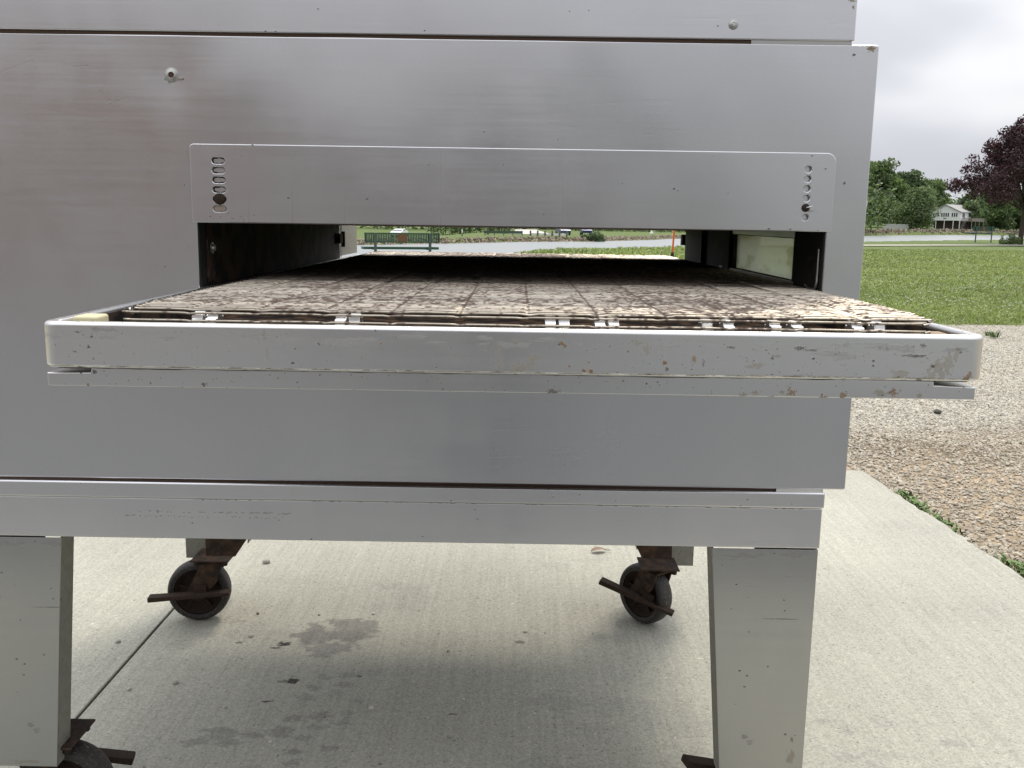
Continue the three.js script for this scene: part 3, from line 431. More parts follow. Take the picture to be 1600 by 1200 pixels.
  function caster(x, z, yaw, tilt = 0, pedal = null) { // x, z: the wheel's contact point
    const c = new THREE.Group(); c.name = 'caster'; oven.add(c); c.position.set(x, 0.0785, z); c.rotation.y = yaw;
    obj('tyre', clean(treadG.clone()), M.rubber, c); obj('hub', hubG, M.hub, c); obj('fork', yokeG, M.rust, c); { const mp = obj('mounting_plate', plateG, M.rust, c); mp.rotation.y = -yaw; mp.position.set(0.04 - 0.04 * Math.cos(yaw), 0, -0.04 * Math.sin(yaw)); }
    const p = obj('brake_pedal', pedG, M.rust, c); p.rotation.z = tilt; if (pedal) { const [py, ox, oy, oz] = pedal, cy = Math.cos(-yaw), sy = Math.sin(-yaw); p.rotation.order = 'YXZ'; p.rotation.y = py - yaw; p.position.set(cy * ox + sy * oz, oy, -sy * ox + cy * oz); } return c;
  }
  caster(-0.798, -0.90, 0.1, 0.03); caster(0.345, -0.925, -0.9, 0, [-0.35, 0, 0, 0.01]).children.at(-1).rotation.z = -0.33;
  caster(-0.74, -0.046, 3.2, 0.2, [3.35, -0.03, 0.012, -0.04]).children.find(q => q.name === 'mounting_plate').position.set(0.056, 0, 0.012); caster(0.4, -0.085, 1.2, -0.3, [0.25, -0.005, 0.012, -0.06]);
  obj('leg_gusset', ext(poly([[-0.7565, 0.192], [-0.684, 0.192], [-0.640, 0.258], [-0.7565, 0.258]]), -0.838, -0.834, 0.0008), M.rust, oven);
  obj('leg_gusset', ext(poly([[0.3236, 0.195], [0.3985, 0.195], [0.3985, 0.258], [0.293, 0.258]]), -0.862, -0.858, 0.0008), M.rust, oven);

  // conveyor frame
  const tx0 = -0.4622, tx1 = 0.4572, tz0 = -1.375, tz1 = 0.485;
  const gr = [], gl = []; { const R = rng(71); const add = (px, py, rx, ry, v, k) => gr.push([-0.4622 + (px - 72) / 1463 * 0.9194, 0.9145 - (py - 508) / 65 * 0.045, rx * (k === 'soil' ? 0.85 : 0.62), ry * (k === 'soil' ? 0.8 : 0.62), v * (k === 'soil' ? 0.55 : 0.9), k]);
    for (const [x, y, a, b, v, k] of [[133, 518, .006, .0014, .8], [126, 546, .003, .0015, .9], [148, 539, .0025, .0025, .9], [154, 556, .002, .001, .8], [175, 515, .02, .0035, .45], [160, 512, .008, .002, .6], [420, 517, .002, .005, .5, 'soil'], [424, 545, .0012, .008, .6, 'soil'], [504, 530, .002, .002, .8], [600, 528, .003, .0015, .9, 'rust'], [780, 532, .004, .004, .8, 'soil'], [782, 553, .005, .012, .6, 'soil'], [785, 567, .004, .003, .8, 'soil'], [806, 522, .005, .0025, .8, 'soil'], [815, 560, .009, .006, .85, 'soil'], [832, 550, .006, .009, .75, 'soil'], [838, 546, .004, .004, .7, 'soil'], [879, 524, .004, .003, .9, 'rust'], [884, 527, .0025, .003, .9, 'rust'], [915, 562, .005, .003, 1, 'rust'], [925, 563, .004, .003, 1, 'rust'], [926, 569, .004, .0015, .9, 'rust'], [892, 556, .0018, .002, 1, 'rust'], [922, 550, .002, .0015, 1, 'rust'], [966, 564, .0018, .0018, 1, 'rust'], [995, 522, .008, .0025, .7, 'soil'], [1010, 530, .004, .006, .6, 'soil'], [1038, 549, .004, .003, 1, 'rust'], [1042, 558, .003, .003, .8], [1083, 544, .004, .005, .8, 'rust'], [1098, 548, .002, .006, .6], [1140, 526, .006, .002, .8], [1180, 552, .009, .004, .7, 'soil'], [1204, 540, .002, .002, .9], [1210, 537, .008, .0018, .6], [1245, 525, .008, .003, .8], [1260, 528, .01, .002, .7], [1267, 540, .0018, .0018, 1], [1300, 533, .03, .004, .35], [1250, 565, .02, .004, .4], [1310, 535, .02, .006, .3], [1360, 542, .0018, .0018, 1], [1430, 534, .014, .002, .85], [1412, 533, .009, .002, .7], [1405, 562, .012, .006, .7, 'soil'], [1434, 570, .006, .0028, .9], [1425, 568, .006, .003, .6, 'soil'], [1460, 553, .012, .01, .75, 'soil'], [1475, 545, .006, .012, .7, 'soil'], [1487, 530, .004, .008, .7, 'soil'], [1452, 548, .003, .002, .9], [1434, 519, .004, .003, .7], [1506, 565, .005, .005, .95, 'rust'], [1510, 560, .004, .005, .7, 'rust']]) add(x, y, a, b, v, k);
    for (let i = 0; i < 190; i++) { const x = R() < 0.65 ? 900 + 600 * R() : 90 + 800 * R(); add(x, 516 + 52 * R(), 0.0006 + 0.0016 * R() * R(), 0.0005 + 0.001 * R(), 0.4 + 0.5 * R(), R() < 0.3 ? 'soil' : R() < 0.4 ? 'rust' : undefined); }
    for (let i = 0; i < 70; i++) add(90 + 1420 * R(), 569 + 3 * R(), 0.003 + 0.004 * R(), 0.0008, 0.3 + 0.5 * R(), R() < 0.6 ? 'soil' : undefined);
    for (let i = 0; i < 240; i++) gr.push([-0.455 + 0.905 * R(), 0.8722 + 0.0018 * R(), 0.004 + 0.006 * R(), 0.0009, 0.35 + 0.4 * R(), R() < 0.7 ? 'soil' : undefined]);
    for (let i = 0; i < 36; i++) add(90 + 1420 * R(), 517 + 10 * R(), 0.006 + 0.018 * R(), 0.0016 + 0.003 * R(), 0.18 + 0.2 * R());
    for (const [x, y, a, b, k] of [[1165, 596, .006, .004, 'soil'], [1185, 592, .006, .004, 'soil'], [1208, 600, .005, .005, 'rust'], [1225, 590, .004, .003, 'soil'], [1240, 590, .006, .006, 'rust'], [1290, 598, .005, .005, 'rust'], [1322, 594, .005, .005, 'rust'], [1330, 602, .004, .002, 'soil'], [1400, 588, .006, .006, 'rust'], [1380, 590, .01, .005, 'soil'], [1345, 600, .008, .004, 'soil'], [1440, 592, .004, .004, 'soil'], [320, 592, .004, .003, undefined], [148, 577, .004, .0035, undefined], [138, 595, .002, .003, 'rust'], [870, 595, .01, .004, undefined]]) gl.push([-0.4622 + (x - 72) / 1463 * 0.9194, 0.9145 - (y - 508) / 65 * 0.045, a * 0.65, b * 0.6, k === 'soil' ? 0.5 : 0.75, k]);
    for (let i = 0; i < 90; i++) gl.push([-0.45 + 0.9 * R(), 0.853 + 0.018 * R(), 0.0004 + 0.0011 * R() * R(), 0.0004 + 0.0006 * R(), 0.3 + 0.5 * R(), R() < 0.5 ? 'soil' : undefined]); }
  const railM = plate(tx0 - 0.004, 0.868, tx1 + 0.004, 0.921, { W: 2048, H: 128, seed: 31, scratches: 60, specks: 10, grime: gr, wave: 0.0008, base: [0.8, 0.8, 0.79] });
  const ring = roundRect(tx0, -tz1, tx1, -tz0, 0.016); ring.holes.push(roundRect(tx0 + 0.012, -tz1 + 0.012, tx1 - 0.012, -tz0 - 0.012, 0.008, THREE.Path));
  const rg = new THREE.ExtrudeGeometry(ring, { depth: 0.0455 - 0.009, bevelEnabled: true, bevelThickness: 0.0045, bevelSize: 0.0045, bevelOffset: -0.0045, bevelSegments: 5, curveSegments: 10 }); rg.rotateX(-Math.PI / 2); rg.translate(0, 0.8717 + 0.0045, 0);
  const frame = obj('conveyor_frame', metreUV(toCreasedNormals(rg, 0.6)), railM, oven);
  const low = poly([[-0.4605, 0.8525], [0.4525, 0.8525], [0.4525, 0.8655], [0.4115, 0.8668], [0.4105, 0.8722], [-0.4165, 0.8722], [-0.4175, 0.8668], [-0.4605, 0.866]]);
  obj('lower_channel', [ext(low, 0.463, 0.4775, 0.0015), ...[[-0.4600, -0.4175], [0.4112, 0.4520]].map(([a, b]) => box(a, b, 0.863, 0.8655, 0.41, 0.4635, 0.0005))], plate(-0.47, 0.85, 0.46, 0.875, { W: 2048, H: 64, seed: 37, scratches: 30, specks: 6, grime: gl, wave: 0.0005, base: [0.74, 0.74, 0.73] }), frame);
  obj('drip_pan', [box(tx0 + 0.0125, tx1 - 0.0125, 0.8725, 0.8745, tz0 + 0.013, tz1 - 0.013, 0)], mat({ map: again(M.char.map, [3, 3]), color: lin(2.6, 2.5, 2.3), roughness: 0.8 }), frame);
  obj('inner_rail', [box(tx0 + 0.0122, tx0 + 0.0135, 0.876, 0.9125, tz0 + 0.02, tz1 - 0.02, 0), box(tx1 - 0.0135, tx1 - 0.0122, 0.876, 0.9125, tz0 + 0.02, tz1 - 0.02, 0)], M.char, frame);
  { const c = [], R = rng(83); for (let i = 0; i <= 60; i++) c.push([-0.447 + 0.889 * i / 60, 0.8719 + 0.0003 * (R() - 0.5), 0.4797]); const g = tube(c, 0.0011, 300, 5), p = g.attributes.position; for (let i = 0; i < p.count; i++) { const k = 0.25 + 1.1 * fbm(p.getX(i) * 60 + 50, 3, 3); p.setY(i, 0.8719 + (p.getY(i) - 0.8719) * k); p.setZ(i, 0.4797 + (p.getZ(i) - 0.4797) * k); } obj('grease_line', g, mat({ color: lin(0.075, 0.065, 0.042), roughness: 0.9 }), frame); }
  obj('spacer_block', box(-0.4475, -0.423, 0.885, 0.9185, 0.414, 0.446, 0.003), mat({ color: lin(0.72, 0.66, 0.42), roughness: 0.7 }), frame);
  obj('spacer_block', box(0.408, 0.440, 0.885, 0.9135, 0.415, 0.44, 0.003), mat({ color: lin(0.33, 0.24, 0.15), roughness: 0.8 }), frame);
  obj('clip', [rod([-0.437, 0.914, 0.33], [-0.424, 0.9175, 0.318], 0.0028), rod([-0.437, 0.911, 0.318], [-0.425, 0.9175, 0.33], 0.002)], M.wireBright, frame);

  // wire belt: every strand of the carrying run is a wire of its own
  const belt = new THREE.Group(); belt.name = 'conveyor_belt'; oven.add(belt);
  const bw0 = -0.405, bw1 = 0.432, NS = 12, pitch = 0.0135, zFront = 0.45;
  const mk = 1024, gunk = (x, z) => { // baked-on residue, in streaks across the belt
    const n = fbm(x * 12 + 30, z * 9 + 30, 5), rw = Math.floor((z + 2) / 0.0135), c = fbm(x * 140 + rw * 3.7, rw * 5.3, 3), l = fbm(x * 3 + 70, z * 3 + 70, 3), d = vn(x * 330 + rw * 1.9, rw * 9.1);
    const mid = sstep(0.45, 0.2, Math.abs(x)) * sstep(0.44, 0.3, z), line = sstep(0.0022, 0.0008, Math.abs(((x - bw0) / ((bw1 - bw0) / 12) + 0.5) % 1 - 0.5) * 0.07) * 0.12;
    return sstep(0.45, 0.68, n * 0.24 + c * 0.36 + d * 0.2 + l * 0.20 + 0.05 * mid + 0.03 * sstep(0.3, 0, z) + line - 0.045); };
  const bm = (rough) => tex(1024, 2048, (u, v) => { const x = bw0 + u * (bw1 - bw0), z = -1.4 + v * 1.9, k = gunk(x, z), n = fbm(u * 80, v * 300, 2); return rough ? [0, mix(0.38, 0.85, k), 1 - 0.97 * k] : (() => { const q = 0.84 + 0.2 * TAB[(Math.floor((z + 2) / 0.0135) * 37) & 65535]; return [mix(0.80 - 0.1 * n, 0.41, k) * q, mix(0.77 - 0.11 * n, 0.345, k) * q, mix(0.715 - 0.12 * n, 0.305, k) * q]; })(); }, { srgb: !rough });
  const rmB = bm(true), wireM = mat({ map: bm(false), metalness: 1, metalnessMap: rmB, roughness: 1, roughnessMap: rmB });
  const R = rng(91);
  function wire(z, y, x0, x1, lift, k) {
    const pts = [], w = (x1 - x0) / NS;
    pts.push([x0 + 0.010, y - 0.002, z - 0.006], [x0, y, z - 0.002], [x0 + 0.004, y + 0.001, z + 0.0035]);
    for (let s = 0; s < NS; s++) { const off = (s % 2 ? 1 : -1) * (lift ? 0.0003 : 0.0012), a = x0 + s * w, b = a + w, e = 0.0003 * (R() - 0.5), dz = 0.0004 * (R() - 0.5); pts.push([a + 0.007, y + e, z + off + dz], [a + w * 0.5, y + e + lift * 0.5, z + off + dz * 0.3], [b - 0.007, y - e, z + off - dz]); if (s < NS - 1) pts.push([b - 0.0022, y - (lift ? 0.001 : 0.0007), z + off * 1.6], [b + 0.0022, y - (lift ? 0.001 : 0.0007), z - off * 1.6]); }
    pts.push([x1 - 0.003, y, z - 0.003], [x1, y, z + 0.001], [x1 - 0.008, y - 0.001, z + 0.005]);
    const c = new THREE.CatmullRomCurve3(pts.map(p => new THREE.Vector3(...p)), false, 'catmullrom', 0.2);
    const g = new THREE.TubeGeometry(c, lift ? 84 : 118, lift ? 0.00175 : 0.0014, 5, false), p = g.attributes.position, uv = g.attributes.uv;
    for (let i = 0; i < p.count; i++) uv.setXY(i, (p.getX(i) - bw0) / (bw1 - bw0), (p.getZ(i) + 1.4) / 1.9);
    const m = new THREE.Mesh(g, wireM); m.name = 'belt_wire'; m.castShadow = m.receiveShadow = true; belt.add(m);
  }
  for (let k = 0; k < 132; k++) { const z = zFront - 0.02 - k * pitch; wire(z, 0.9262 - 0.0008 * sstep(1, 0, k), bw0 + (k < 6 ? 0.008 - 0.0013 * k : 0) + 0.003 * R(), bw1 - 0.003 * R() - (k < 4 ? 0.006 : 0), 0.0004, k); }
  wire(zFront - 0.007, 0.9232, -0.398, 0.416, 0, 0); wire(zFront + 0.0025, 0.9165, -0.393, 0.414, 0, 1); wire(zFront + 0.005, 0.909, -0.396, 0.41, 0, 1); wire(zFront + 0.001, 0.902, -0.40, 0.415, 0, 2);
  for (let k = 0; k < 16; k++) wire(zFront - 0.008 - k * 0.0135, 0.8885 - 0.0006 * k, bw0 + 0.006, bw1 - 0.01, 0.0002, k);
  obj('shaft', cyl(0.0075, 0.0075, tx1 - tx0 - 0.028, 16, 'x', [0, 0.9045, zFront - 0.017]), M.char, frame);
  const sprG = (() => { const s = new THREE.Shape(); const T = 12; for (let i = 0; i < T * 4; i++) { const a = i / (T * 4) * Math.PI * 2, r = [0.0165, 0.0195, 0.0195, 0.0165][i % 4]; i ? s.lineTo(r * Math.cos(a), r * Math.sin(a)) : s.moveTo(r, 0); } const g = ext(s, -0.0055, 0.0055, 0.001, 4); g.rotateY(Math.PI / 2); return g; })();
  for (const x of [-0.322, -0.307, -0.177, -0.163, 0.035, 0.049, 0.085, 0.099, 0.193, 0.215, 0.262, 0.284, 0.345, 0.367]) { const m = obj('sprocket', sprG, M.steelPol ?? (M.steelPol = mat({ color: lin(0.82, 0.82, 0.81), metalness: 1, roughness: 0.3 })), frame); m.position.set(x, 0.9045, zFront - 0.017); m.rotation.x = 0.3 * R(); }
}

// ───────────────────────── behind the photographer: the garage that the steel mirrors ─────────────────────────
{
  const g = group('garage', 'low pale garage with a brown brick end, its wide door standing open', 'garage', [0.2, 0, 16]);
  const R = rng(51), bt = tex(512, 512, (u, v) => { const r = Math.floor(v * 14), x = u * 5 + (r % 2) * 0.5, fx = x - Math.floor(x), fy = v * 14 - r, m = fx < 0.03 || fy < 0.12, n = hsh(Math.floor(x) % 5 + r * 7, r), f = fbm(u * 60, v * 60, 2); return m ? [0.6, 0.58, 0.53] : [0.40 + 0.12 * n + 0.06 * f, 0.31 + 0.09 * n + 0.05 * f, 0.27 + 0.07 * n + 0.05 * f]; }, { srgb: true, repeat: [0.9, 0.95] });
  const brick = mat({ map: bt, roughness: 0.95 }), h = 2.7;
  const siding = mat({ color: lin(0.3, 0.3, 0.31), roughness: 0.7 });
  obj('brick_wing', [box(-16, -5.2, -0.05, 4.6, -1.2, 7.2, 0)], brick, g);
  obj('wall', [box(-5.2, -1.5, -0.05, h, 0, 0.25, 0), box(1.3, 3.4, -0.05, h, 0, 0.25, 0), box(-1.5, 1.3, 2.3, h, 0, 0.25, 0), box(3.15, 3.4, -0.05, h, 0.25, 7, 0), box(-5.19, 3.4, -0.05, h, 7, 7.25, 0)], siding, g);
  obj('roof', [box(-5.2, 3.7, h, h + 0.2, -0.3, 7.5, 0), box(-16.3, -5.0, 4.603, 4.8, -1.5, 7.5, 0)], mat({ color: lin(0.1, 0.09, 0.085), roughness: 0.9 }), g);
  obj('floor', box(-5.19, 3.15, -0.02, 0.004, 0.25, 7, 0), mat({ color: lin(0.2, 0.19, 0.17), roughness: 0.9 }), g);
  obj('door_frame', [box(-1.56, -1.46, 0, 2.36, -0.03, 0.28), box(1.26, 1.36, 0, 2.36, -0.03, 0.28), box(-1.46, 1.26, 2.28, 2.36, -0.03, 0.28)], mat({ color: lin(0.6, 0.58, 0.54), roughness: 0.6 }), g);
}

{ // asphalt yard in front of the garage
  const mk = tex(512, 512, (u, v) => { const n = fbm(u * 120, v * 120, 3, 120, 120), c = fbm(u * 6, v * 6, 4, 6, 6); const k = 0.31 + 0.12 * n + 0.08 * c; return [k * 0.985, k, k * 1.01]; }, { srgb: true, repeat: [0.5, 0.5] });
  obj('asphalt_yard', box(-14, 9, -0.12, -0.006, 1.165, 15.9, 0), mat({ map: mk, roughness: 0.92 }), scene, 'structure');
}

{ // the photographer, mirrored as a dark upright blur
  const { MarchingCubes } = await import('three/addons/objects/MarchingCubes.js');
  const t = group('person', 'person in dark jacket and trousers standing behind the tray, holding up a tablet', 'person', [-0.12, 0, 2.0]);
  const B = (a, ra, b, rb) => [new THREE.Vector3(...a), ra, new THREE.Vector3(...b), rb];
  const bones = [B([0, 0.98, 0], 0.15, [0, 1.22, 0.01], 0.135), B([0, 1.22, 0.01], 0.14, [0, 1.42, 0.02], 0.13), B([-0.14, 1.44, 0.02], 0.075, [0.14, 1.44, 0.02], 0.075), B([0, 1.45, 0.01], 0.058, [0, 1.56, -0.03], 0.055)];
  for (const s of [-1, 1]) bones.push(B([s * 0.095, 0.95, 0], 0.105, [s * 0.11, 0.5, -0.02], 0.068), B([s * 0.11, 0.5, -0.02], 0.066, [s * 0.12, 0.09, 0.03], 0.045), B([s * 0.12, 0.05, 0.06], 0.045, [s * 0.14, 0.035, -0.14], 0.038), B([s * 0.19, 1.42, 0.02], 0.062, [s * 0.25, 1.14, -0.1], 0.047), B([s * 0.25, 1.14, -0.1], 0.046, [s * 0.15, 1.04, -0.40], 0.032));
  const mc = new MarchingCubes(96, mat({ color: lin(0.02, 0.021, 0.026), roughness: 0.85 }), true, false, 400000); mc.isolation = 0; const H = 0.95, N = 96, p = new THREE.Vector3(), ab = new THREE.Vector3(), ap = new THREE.Vector3();
  for (let k = 0; k < N; k++) for (let j = 0; j < N; j++) for (let i = 0; i < N; i++) { p.set((i / (N / 2) - 1) * H, (j / (N / 2) - 1) * H + 0.9, (k / (N / 2) - 1) * H); let f = 0; for (const [a, ra, b, rb] of bones) { ab.subVectors(b, a); ap.subVectors(p, a); const q = Math.max(0, Math.min(1, ap.dot(ab) / ab.lengthSq())); const d = ap.addScaledVector(ab, -q).length() - mix(ra, rb, q); f += Math.exp(-d * 45); } mc.field[i + j * N + k * N * N] = Math.log(f) / 45; }
  mc.update(); const n = mc.count, g = new THREE.BufferGeometry(), P = mc.positionArray.slice(0, n * 3), Nn = mc.normalArray.slice(0, n * 3); for (let i = 0; i < n; i++) { P[i * 3] *= H; P[i * 3 + 1] = P[i * 3 + 1] * H + 0.9; P[i * 3 + 2] *= H; }
  g.setAttribute('position', new THREE.BufferAttribute(P, 3)); g.setAttribute('normal', new THREE.BufferAttribute(Nn, 3)); obj('body', g, mat({ color: lin(0.02, 0.021, 0.026), roughness: 0.85 }), t);
  const skin = mat({ color: lin(0.42, 0.27, 0.2), roughness: 0.6 }), hd = new THREE.SphereGeometry(0.1, 28, 22), hp = hd.attributes.position;
  for (let i = 0; i < hp.count; i++) { let x = hp.getX(i) * 0.78, y = hp.getY(i) * 1.18, z = hp.getZ(i) * 0.98; if (z < 0) { z -= 0.022 * Math.exp(-((x / 0.014) ** 2) - (((y + 0.012) / 0.022) ** 2)); z += 0.008 * (Math.exp(-(((Math.abs(x) - 0.032) / 0.014) ** 2) - (((y - 0.012) / 0.012) ** 2))); } if (y < -0.03) x *= 1 + (y + 0.03) * 3; hp.setXYZ(i, x, y, z); } hd.computeVertexNormals(); hd.translate(0, 1.655, -0.035);
  const head = obj('head', hd, skin, t); const hr = new THREE.SphereGeometry(0.108, 24, 16, 0, 6.2832, 0, 1.75); hr.scale(0.8, 1.15, 0.98); hr.rotateX(0.5); hr.translate(0, 1.668, -0.022); obj('hair', hr, mat({ color: lin(0.03, 0.02, 0.015), roughness: 0.8, side: THREE.DoubleSide }), head);
  for (const s of [-1, 1]) { obj('eye', new THREE.SphereGeometry(0.011, 12, 10).translate(s * 0.031, 1.667, -0.117), mat({ color: lin(0.25, 0.2, 0.17), roughness: 0.3 }), head); obj('ear', new THREE.SphereGeometry(0.022, 12, 10).scale(0.4, 1.2, 0.8).translate(s * 0.08, 1.65, -0.03), skin, head);
    const hand = [new RoundedBoxGeometry(0.028, 0.08, 0.085, 3, 0.012).translate(s * 0.15, 1.035, -0.455)]; for (let k = 0; k < 4; k++) hand.push(tube([[s * 0.15, 1.062 - k * 0.019, -0.49], [s * 0.153, 1.062 - k * 0.019, -0.515 - (k === 1 || k === 2 ? 0.006 : 0)], [s * 0.14, 1.062 - k * 0.019, -0.535]], 0.0085, 10, 8)); hand.push(tube([[s * 0.14, 1.06, -0.45], [s * 0.12, 1.065, -0.475], [s * 0.10, 1.06, -0.49]], 0.0095, 10, 8)); obj('hand', hand, skin, t); }
  const tb = group('tablet', 'dark tablet held in both hands by the person behind the tray', 'tablet', [-0.115, 1.02, 1.425]); obj('case', box(-0.125, 0.125, -0.085, 0.09, 0, 0.009, 0.004), mat({ color: lin(0.03, 0.03, 0.032), roughness: 0.4 }), tb); obj('screen', box(-0.112, 0.112, -0.075, 0.08, 0.0092, 0.0102, 0), mat({ color: lin(0.01, 0.01, 0.012), roughness: 0.1 }), tb);
}

// ───────────────────────── trees and far bank ─────────────────────────
function crownGeo(seed, n, size, clumps, tint, gaps = 0.72) { // clumps: [x, y, z, rx, ry, rz]
  const R = rng(seed), P = [], N = [], C = [], a = new THREE.Vector3(), b = new THREE.Vector3(), c = new THREE.Vector3(), nn = new THREE.Vector3(), tot = clumps.reduce((s, k) => s + k[3] * k[4], 0);
  for (const k of clumps) {
    const m = Math.round(n * k[3] * k[4] / tot), sub = Array.from({ length: 7 }, () => { const u = R() * 6.283, v = Math.acos(2 * R() - 1); return [Math.sin(v) * Math.cos(u), Math.cos(v), Math.sin(v) * Math.sin(u)].map(q => q * 0.72); });
    const kb = 0.75 + 0.5 * R();
    for (let i = 0; i < m; i++) {
      const s = sub[Math.floor(R() * 7)], u = R() * 6.283, v = Math.acos(2 * R() - 1), r = gaps * Math.cbrt(R());
      const x = k[0] + k[3] * (s[0] + r * Math.sin(v) * Math.cos(u)), y = k[1] + k[4] * (s[1] + r * Math.cos(v)), z = k[2] + k[5] * (s[2] + r * Math.sin(v) * Math.sin(u));
      nn.set(R() - 0.5, R() * 0.9 - 0.2, R() - 0.5).normalize(); a.set(R() - 0.5, R() - 0.5, R() - 0.5).cross(nn).normalize(); b.crossVectors(nn, a);
      const w = size * (0.55 + 0.8 * R()), h = w * (0.6 + 0.5 * R()), f = 0.18 * w, br = kb * (0.7 + 0.6 * R()), hue = R();
      const q = [[-w, 0, 0], [0, -h * 0.5, f], [w, 0, 0], [0, h * 0.5, f]].map(([p, t, e]) => [x + a.x * p + b.x * t + nn.x * e, y + a.y * p + b.y * t + nn.y * e, z + a.z * p + b.z * t + nn.z * e]);
      for (const i3 of [0, 1, 2, 0, 2, 3]) { P.push(...q[i3]); N.push(nn.x, nn.y, nn.z); C.push(mix(tint[0][0], tint[1][0], hue) * br, mix(tint[0][1], tint[1][1], hue) * br, mix(tint[0][2], tint[1][2], hue) * br); }
    }
  }
  const g = new THREE.BufferGeometry(); g.setAttribute('position', new THREE.Float32BufferAttribute(P, 3)); g.setAttribute('normal', new THREE.Float32BufferAttribute(N, 3)); g.setAttribute('color', new THREE.Float32BufferAttribute(C, 3)); return g;
}
const leafM = new THREE.MeshPhysicalMaterial({ color: 0xffffff, vertexColors: true, roughness: 0.9, side: THREE.DoubleSide, transmission: 0.3, thickness: 0 });
const barkM = mat({ color: lin(0.07, 0.055, 0.045), roughness: 0.95, bumpMap: rustBump, bumpScale: 1 });
function tree(name, label, cat, [x, z], h, rx, base, { seed, n = 3600, size = 0.8, tint = [[0.035, 0.075, 0.022], [0.06, 0.105, 0.03]], trunk = 0.35, nb = 14, grp, lean = 0, dome = 1 }) {
  const y0 = groundY(x, z), t = group(name, label, cat, [x, y0, z], 0, grp), R = rng(seed), cl = [], limbs = [];
  const H = h - y0;
  for (let i = 0; i < nb; i++) {
    const f = (i + 0.5) / nb, yy = base + (H - base) * (0.1 + 0.82 * f), wid = Math.pow(Math.sin(Math.PI * Math.min(1, (0.16 + 0.84 * f) * dome)), 0.7), a = i * 2.4 + R(), rr = rx * wid * (0.35 + 0.5 * R());
    const s = rx * (0.34 + 0.2 * R()); cl.push([Math.cos(a) * rr + lean * f, yy, Math.sin(a) * rr, s, s * (0.62 + 0.25 * R()), s]);
    limbs.push(rod([lean * f * 0.4, base * 0.7 + (H - base) * f * 0.55, 0], [Math.cos(a) * rr * 0.85 + lean * f, yy, Math.sin(a) * rr * 0.85], trunk * 0.32, 5, trunk * 0.1));
  }
  cl.push([lean, H - rx * 0.22, 0, rx * 0.4, rx * 0.26, rx * 0.4]);
  obj('crown', crownGeo(seed, n, size, cl, tint), leafM, t);
  obj('trunk', [rod([0, -0.3, 0], [lean * 0.5, base + (H - base) * 0.75, 0], trunk, 8, trunk * 0.35), ...limbs], barkM, t);
  return t;
}
const dk = [[0.07, 0.12, 0.038], [0.11, 0.17, 0.052]], md = [[0.105, 0.175, 0.048], [0.17, 0.245, 0.066]], lt = [[0.12, 0.185, 0.058], [0.18, 0.245, 0.085]];
const FT = 'trees on the far bank';
tree('broad_tree', 'tall dark green tree on the far bank, half hidden by the oven edge', 'tree', [141, -402], 26, 10, 2, { seed: 101, n: 9880, grp: FT, tint: md });
tree('broad_tree', 'tallest rounded mid green tree on the far bank left of the white house', 'tree', [155, -412], 26.8, 10.5, 3, { seed: 102, n: 10640, grp: FT, tint: md });
tree('broad_tree', 'dense dark green tree rising directly behind the white house gable', 'tree', [170, -420], 23.6, 9.5, 3, { seed: 103, n: 9500, grp: FT, tint: dk });
tree('willow_tree', 'pale green willow leaning over the bank, left of the white stilt house', 'tree', [157, -382], 15.5, 8.5, 0.8, { seed: 104, n: 12350, size: 0.55, grp: FT, tint: lt, nb: 20, lean: 2.5 });
tree('broad_tree', 'green tree above the roof ridge of the white house, right side', 'tree', [183, -428], 21, 9.5, 3, { seed: 105, n: 8740, grp: FT, tint: md });
tree('broad_tree', 'dark tree beside the deck of the white house', 'tree', [194, -412], 13.5, 7.5, 1, { seed: 106, n: 8740, grp: FT, tint: dk });
tree('broad_tree', 'light green small tree just right of the house roof', 'tree', [190, -402], 11.5, 4, 2, { seed: 116, n: 2600, size: 0.6, grp: FT, tint: lt });
tree('broad_tree', 'broad tree behind the green bench backrest on the far bank', 'tree', [210, -425], 18, 10, 1, { seed: 107, n: 8740, grp: FT, tint: md });
tree('broad_tree', 'dark tree seen below the purple crown on the far bank', 'tree', [228, -430], 17, 10, 1, { seed: 108, n: 8740, grp: FT, tint: dk });
tree('broad_tree', 'far bank tree behind the purple tree trunk at the picture edge', 'tree', [246, -440], 18, 11, 1, { seed: 109, n: 7980, grp: FT, tint: md });
{ // wood that closes the view behind them
  const R = rng(140), cl = []; for (let i = 0; i < 60; i++) { const x = 60 + i * 5 + 4 * R(), s = 7 + 4 * R(); cl.push([x, 5 + 8 * R() * (x > 185 ? 0.8 : 1), -455 - 40 * R() - 0.25 * (x - 60), s, s * 0.9, s]); }
  for (let i = 0; i < 46; i++) { const x = -110 + i * 5 + 4 * R(), s = 5 + 4 * R(); cl.push([x, 2 + 7 * R(), -250 - 40 * R() - 0.4 * Math.max(0, x), s, s * 0.9, s]); }
  obj('woods', crownGeo(141, 42000, 0.95, cl, [dk[0], md[1]]), leafM, scene, 'stuff').userData.label = 'dark green woodland closing the view behind the far bank';
}
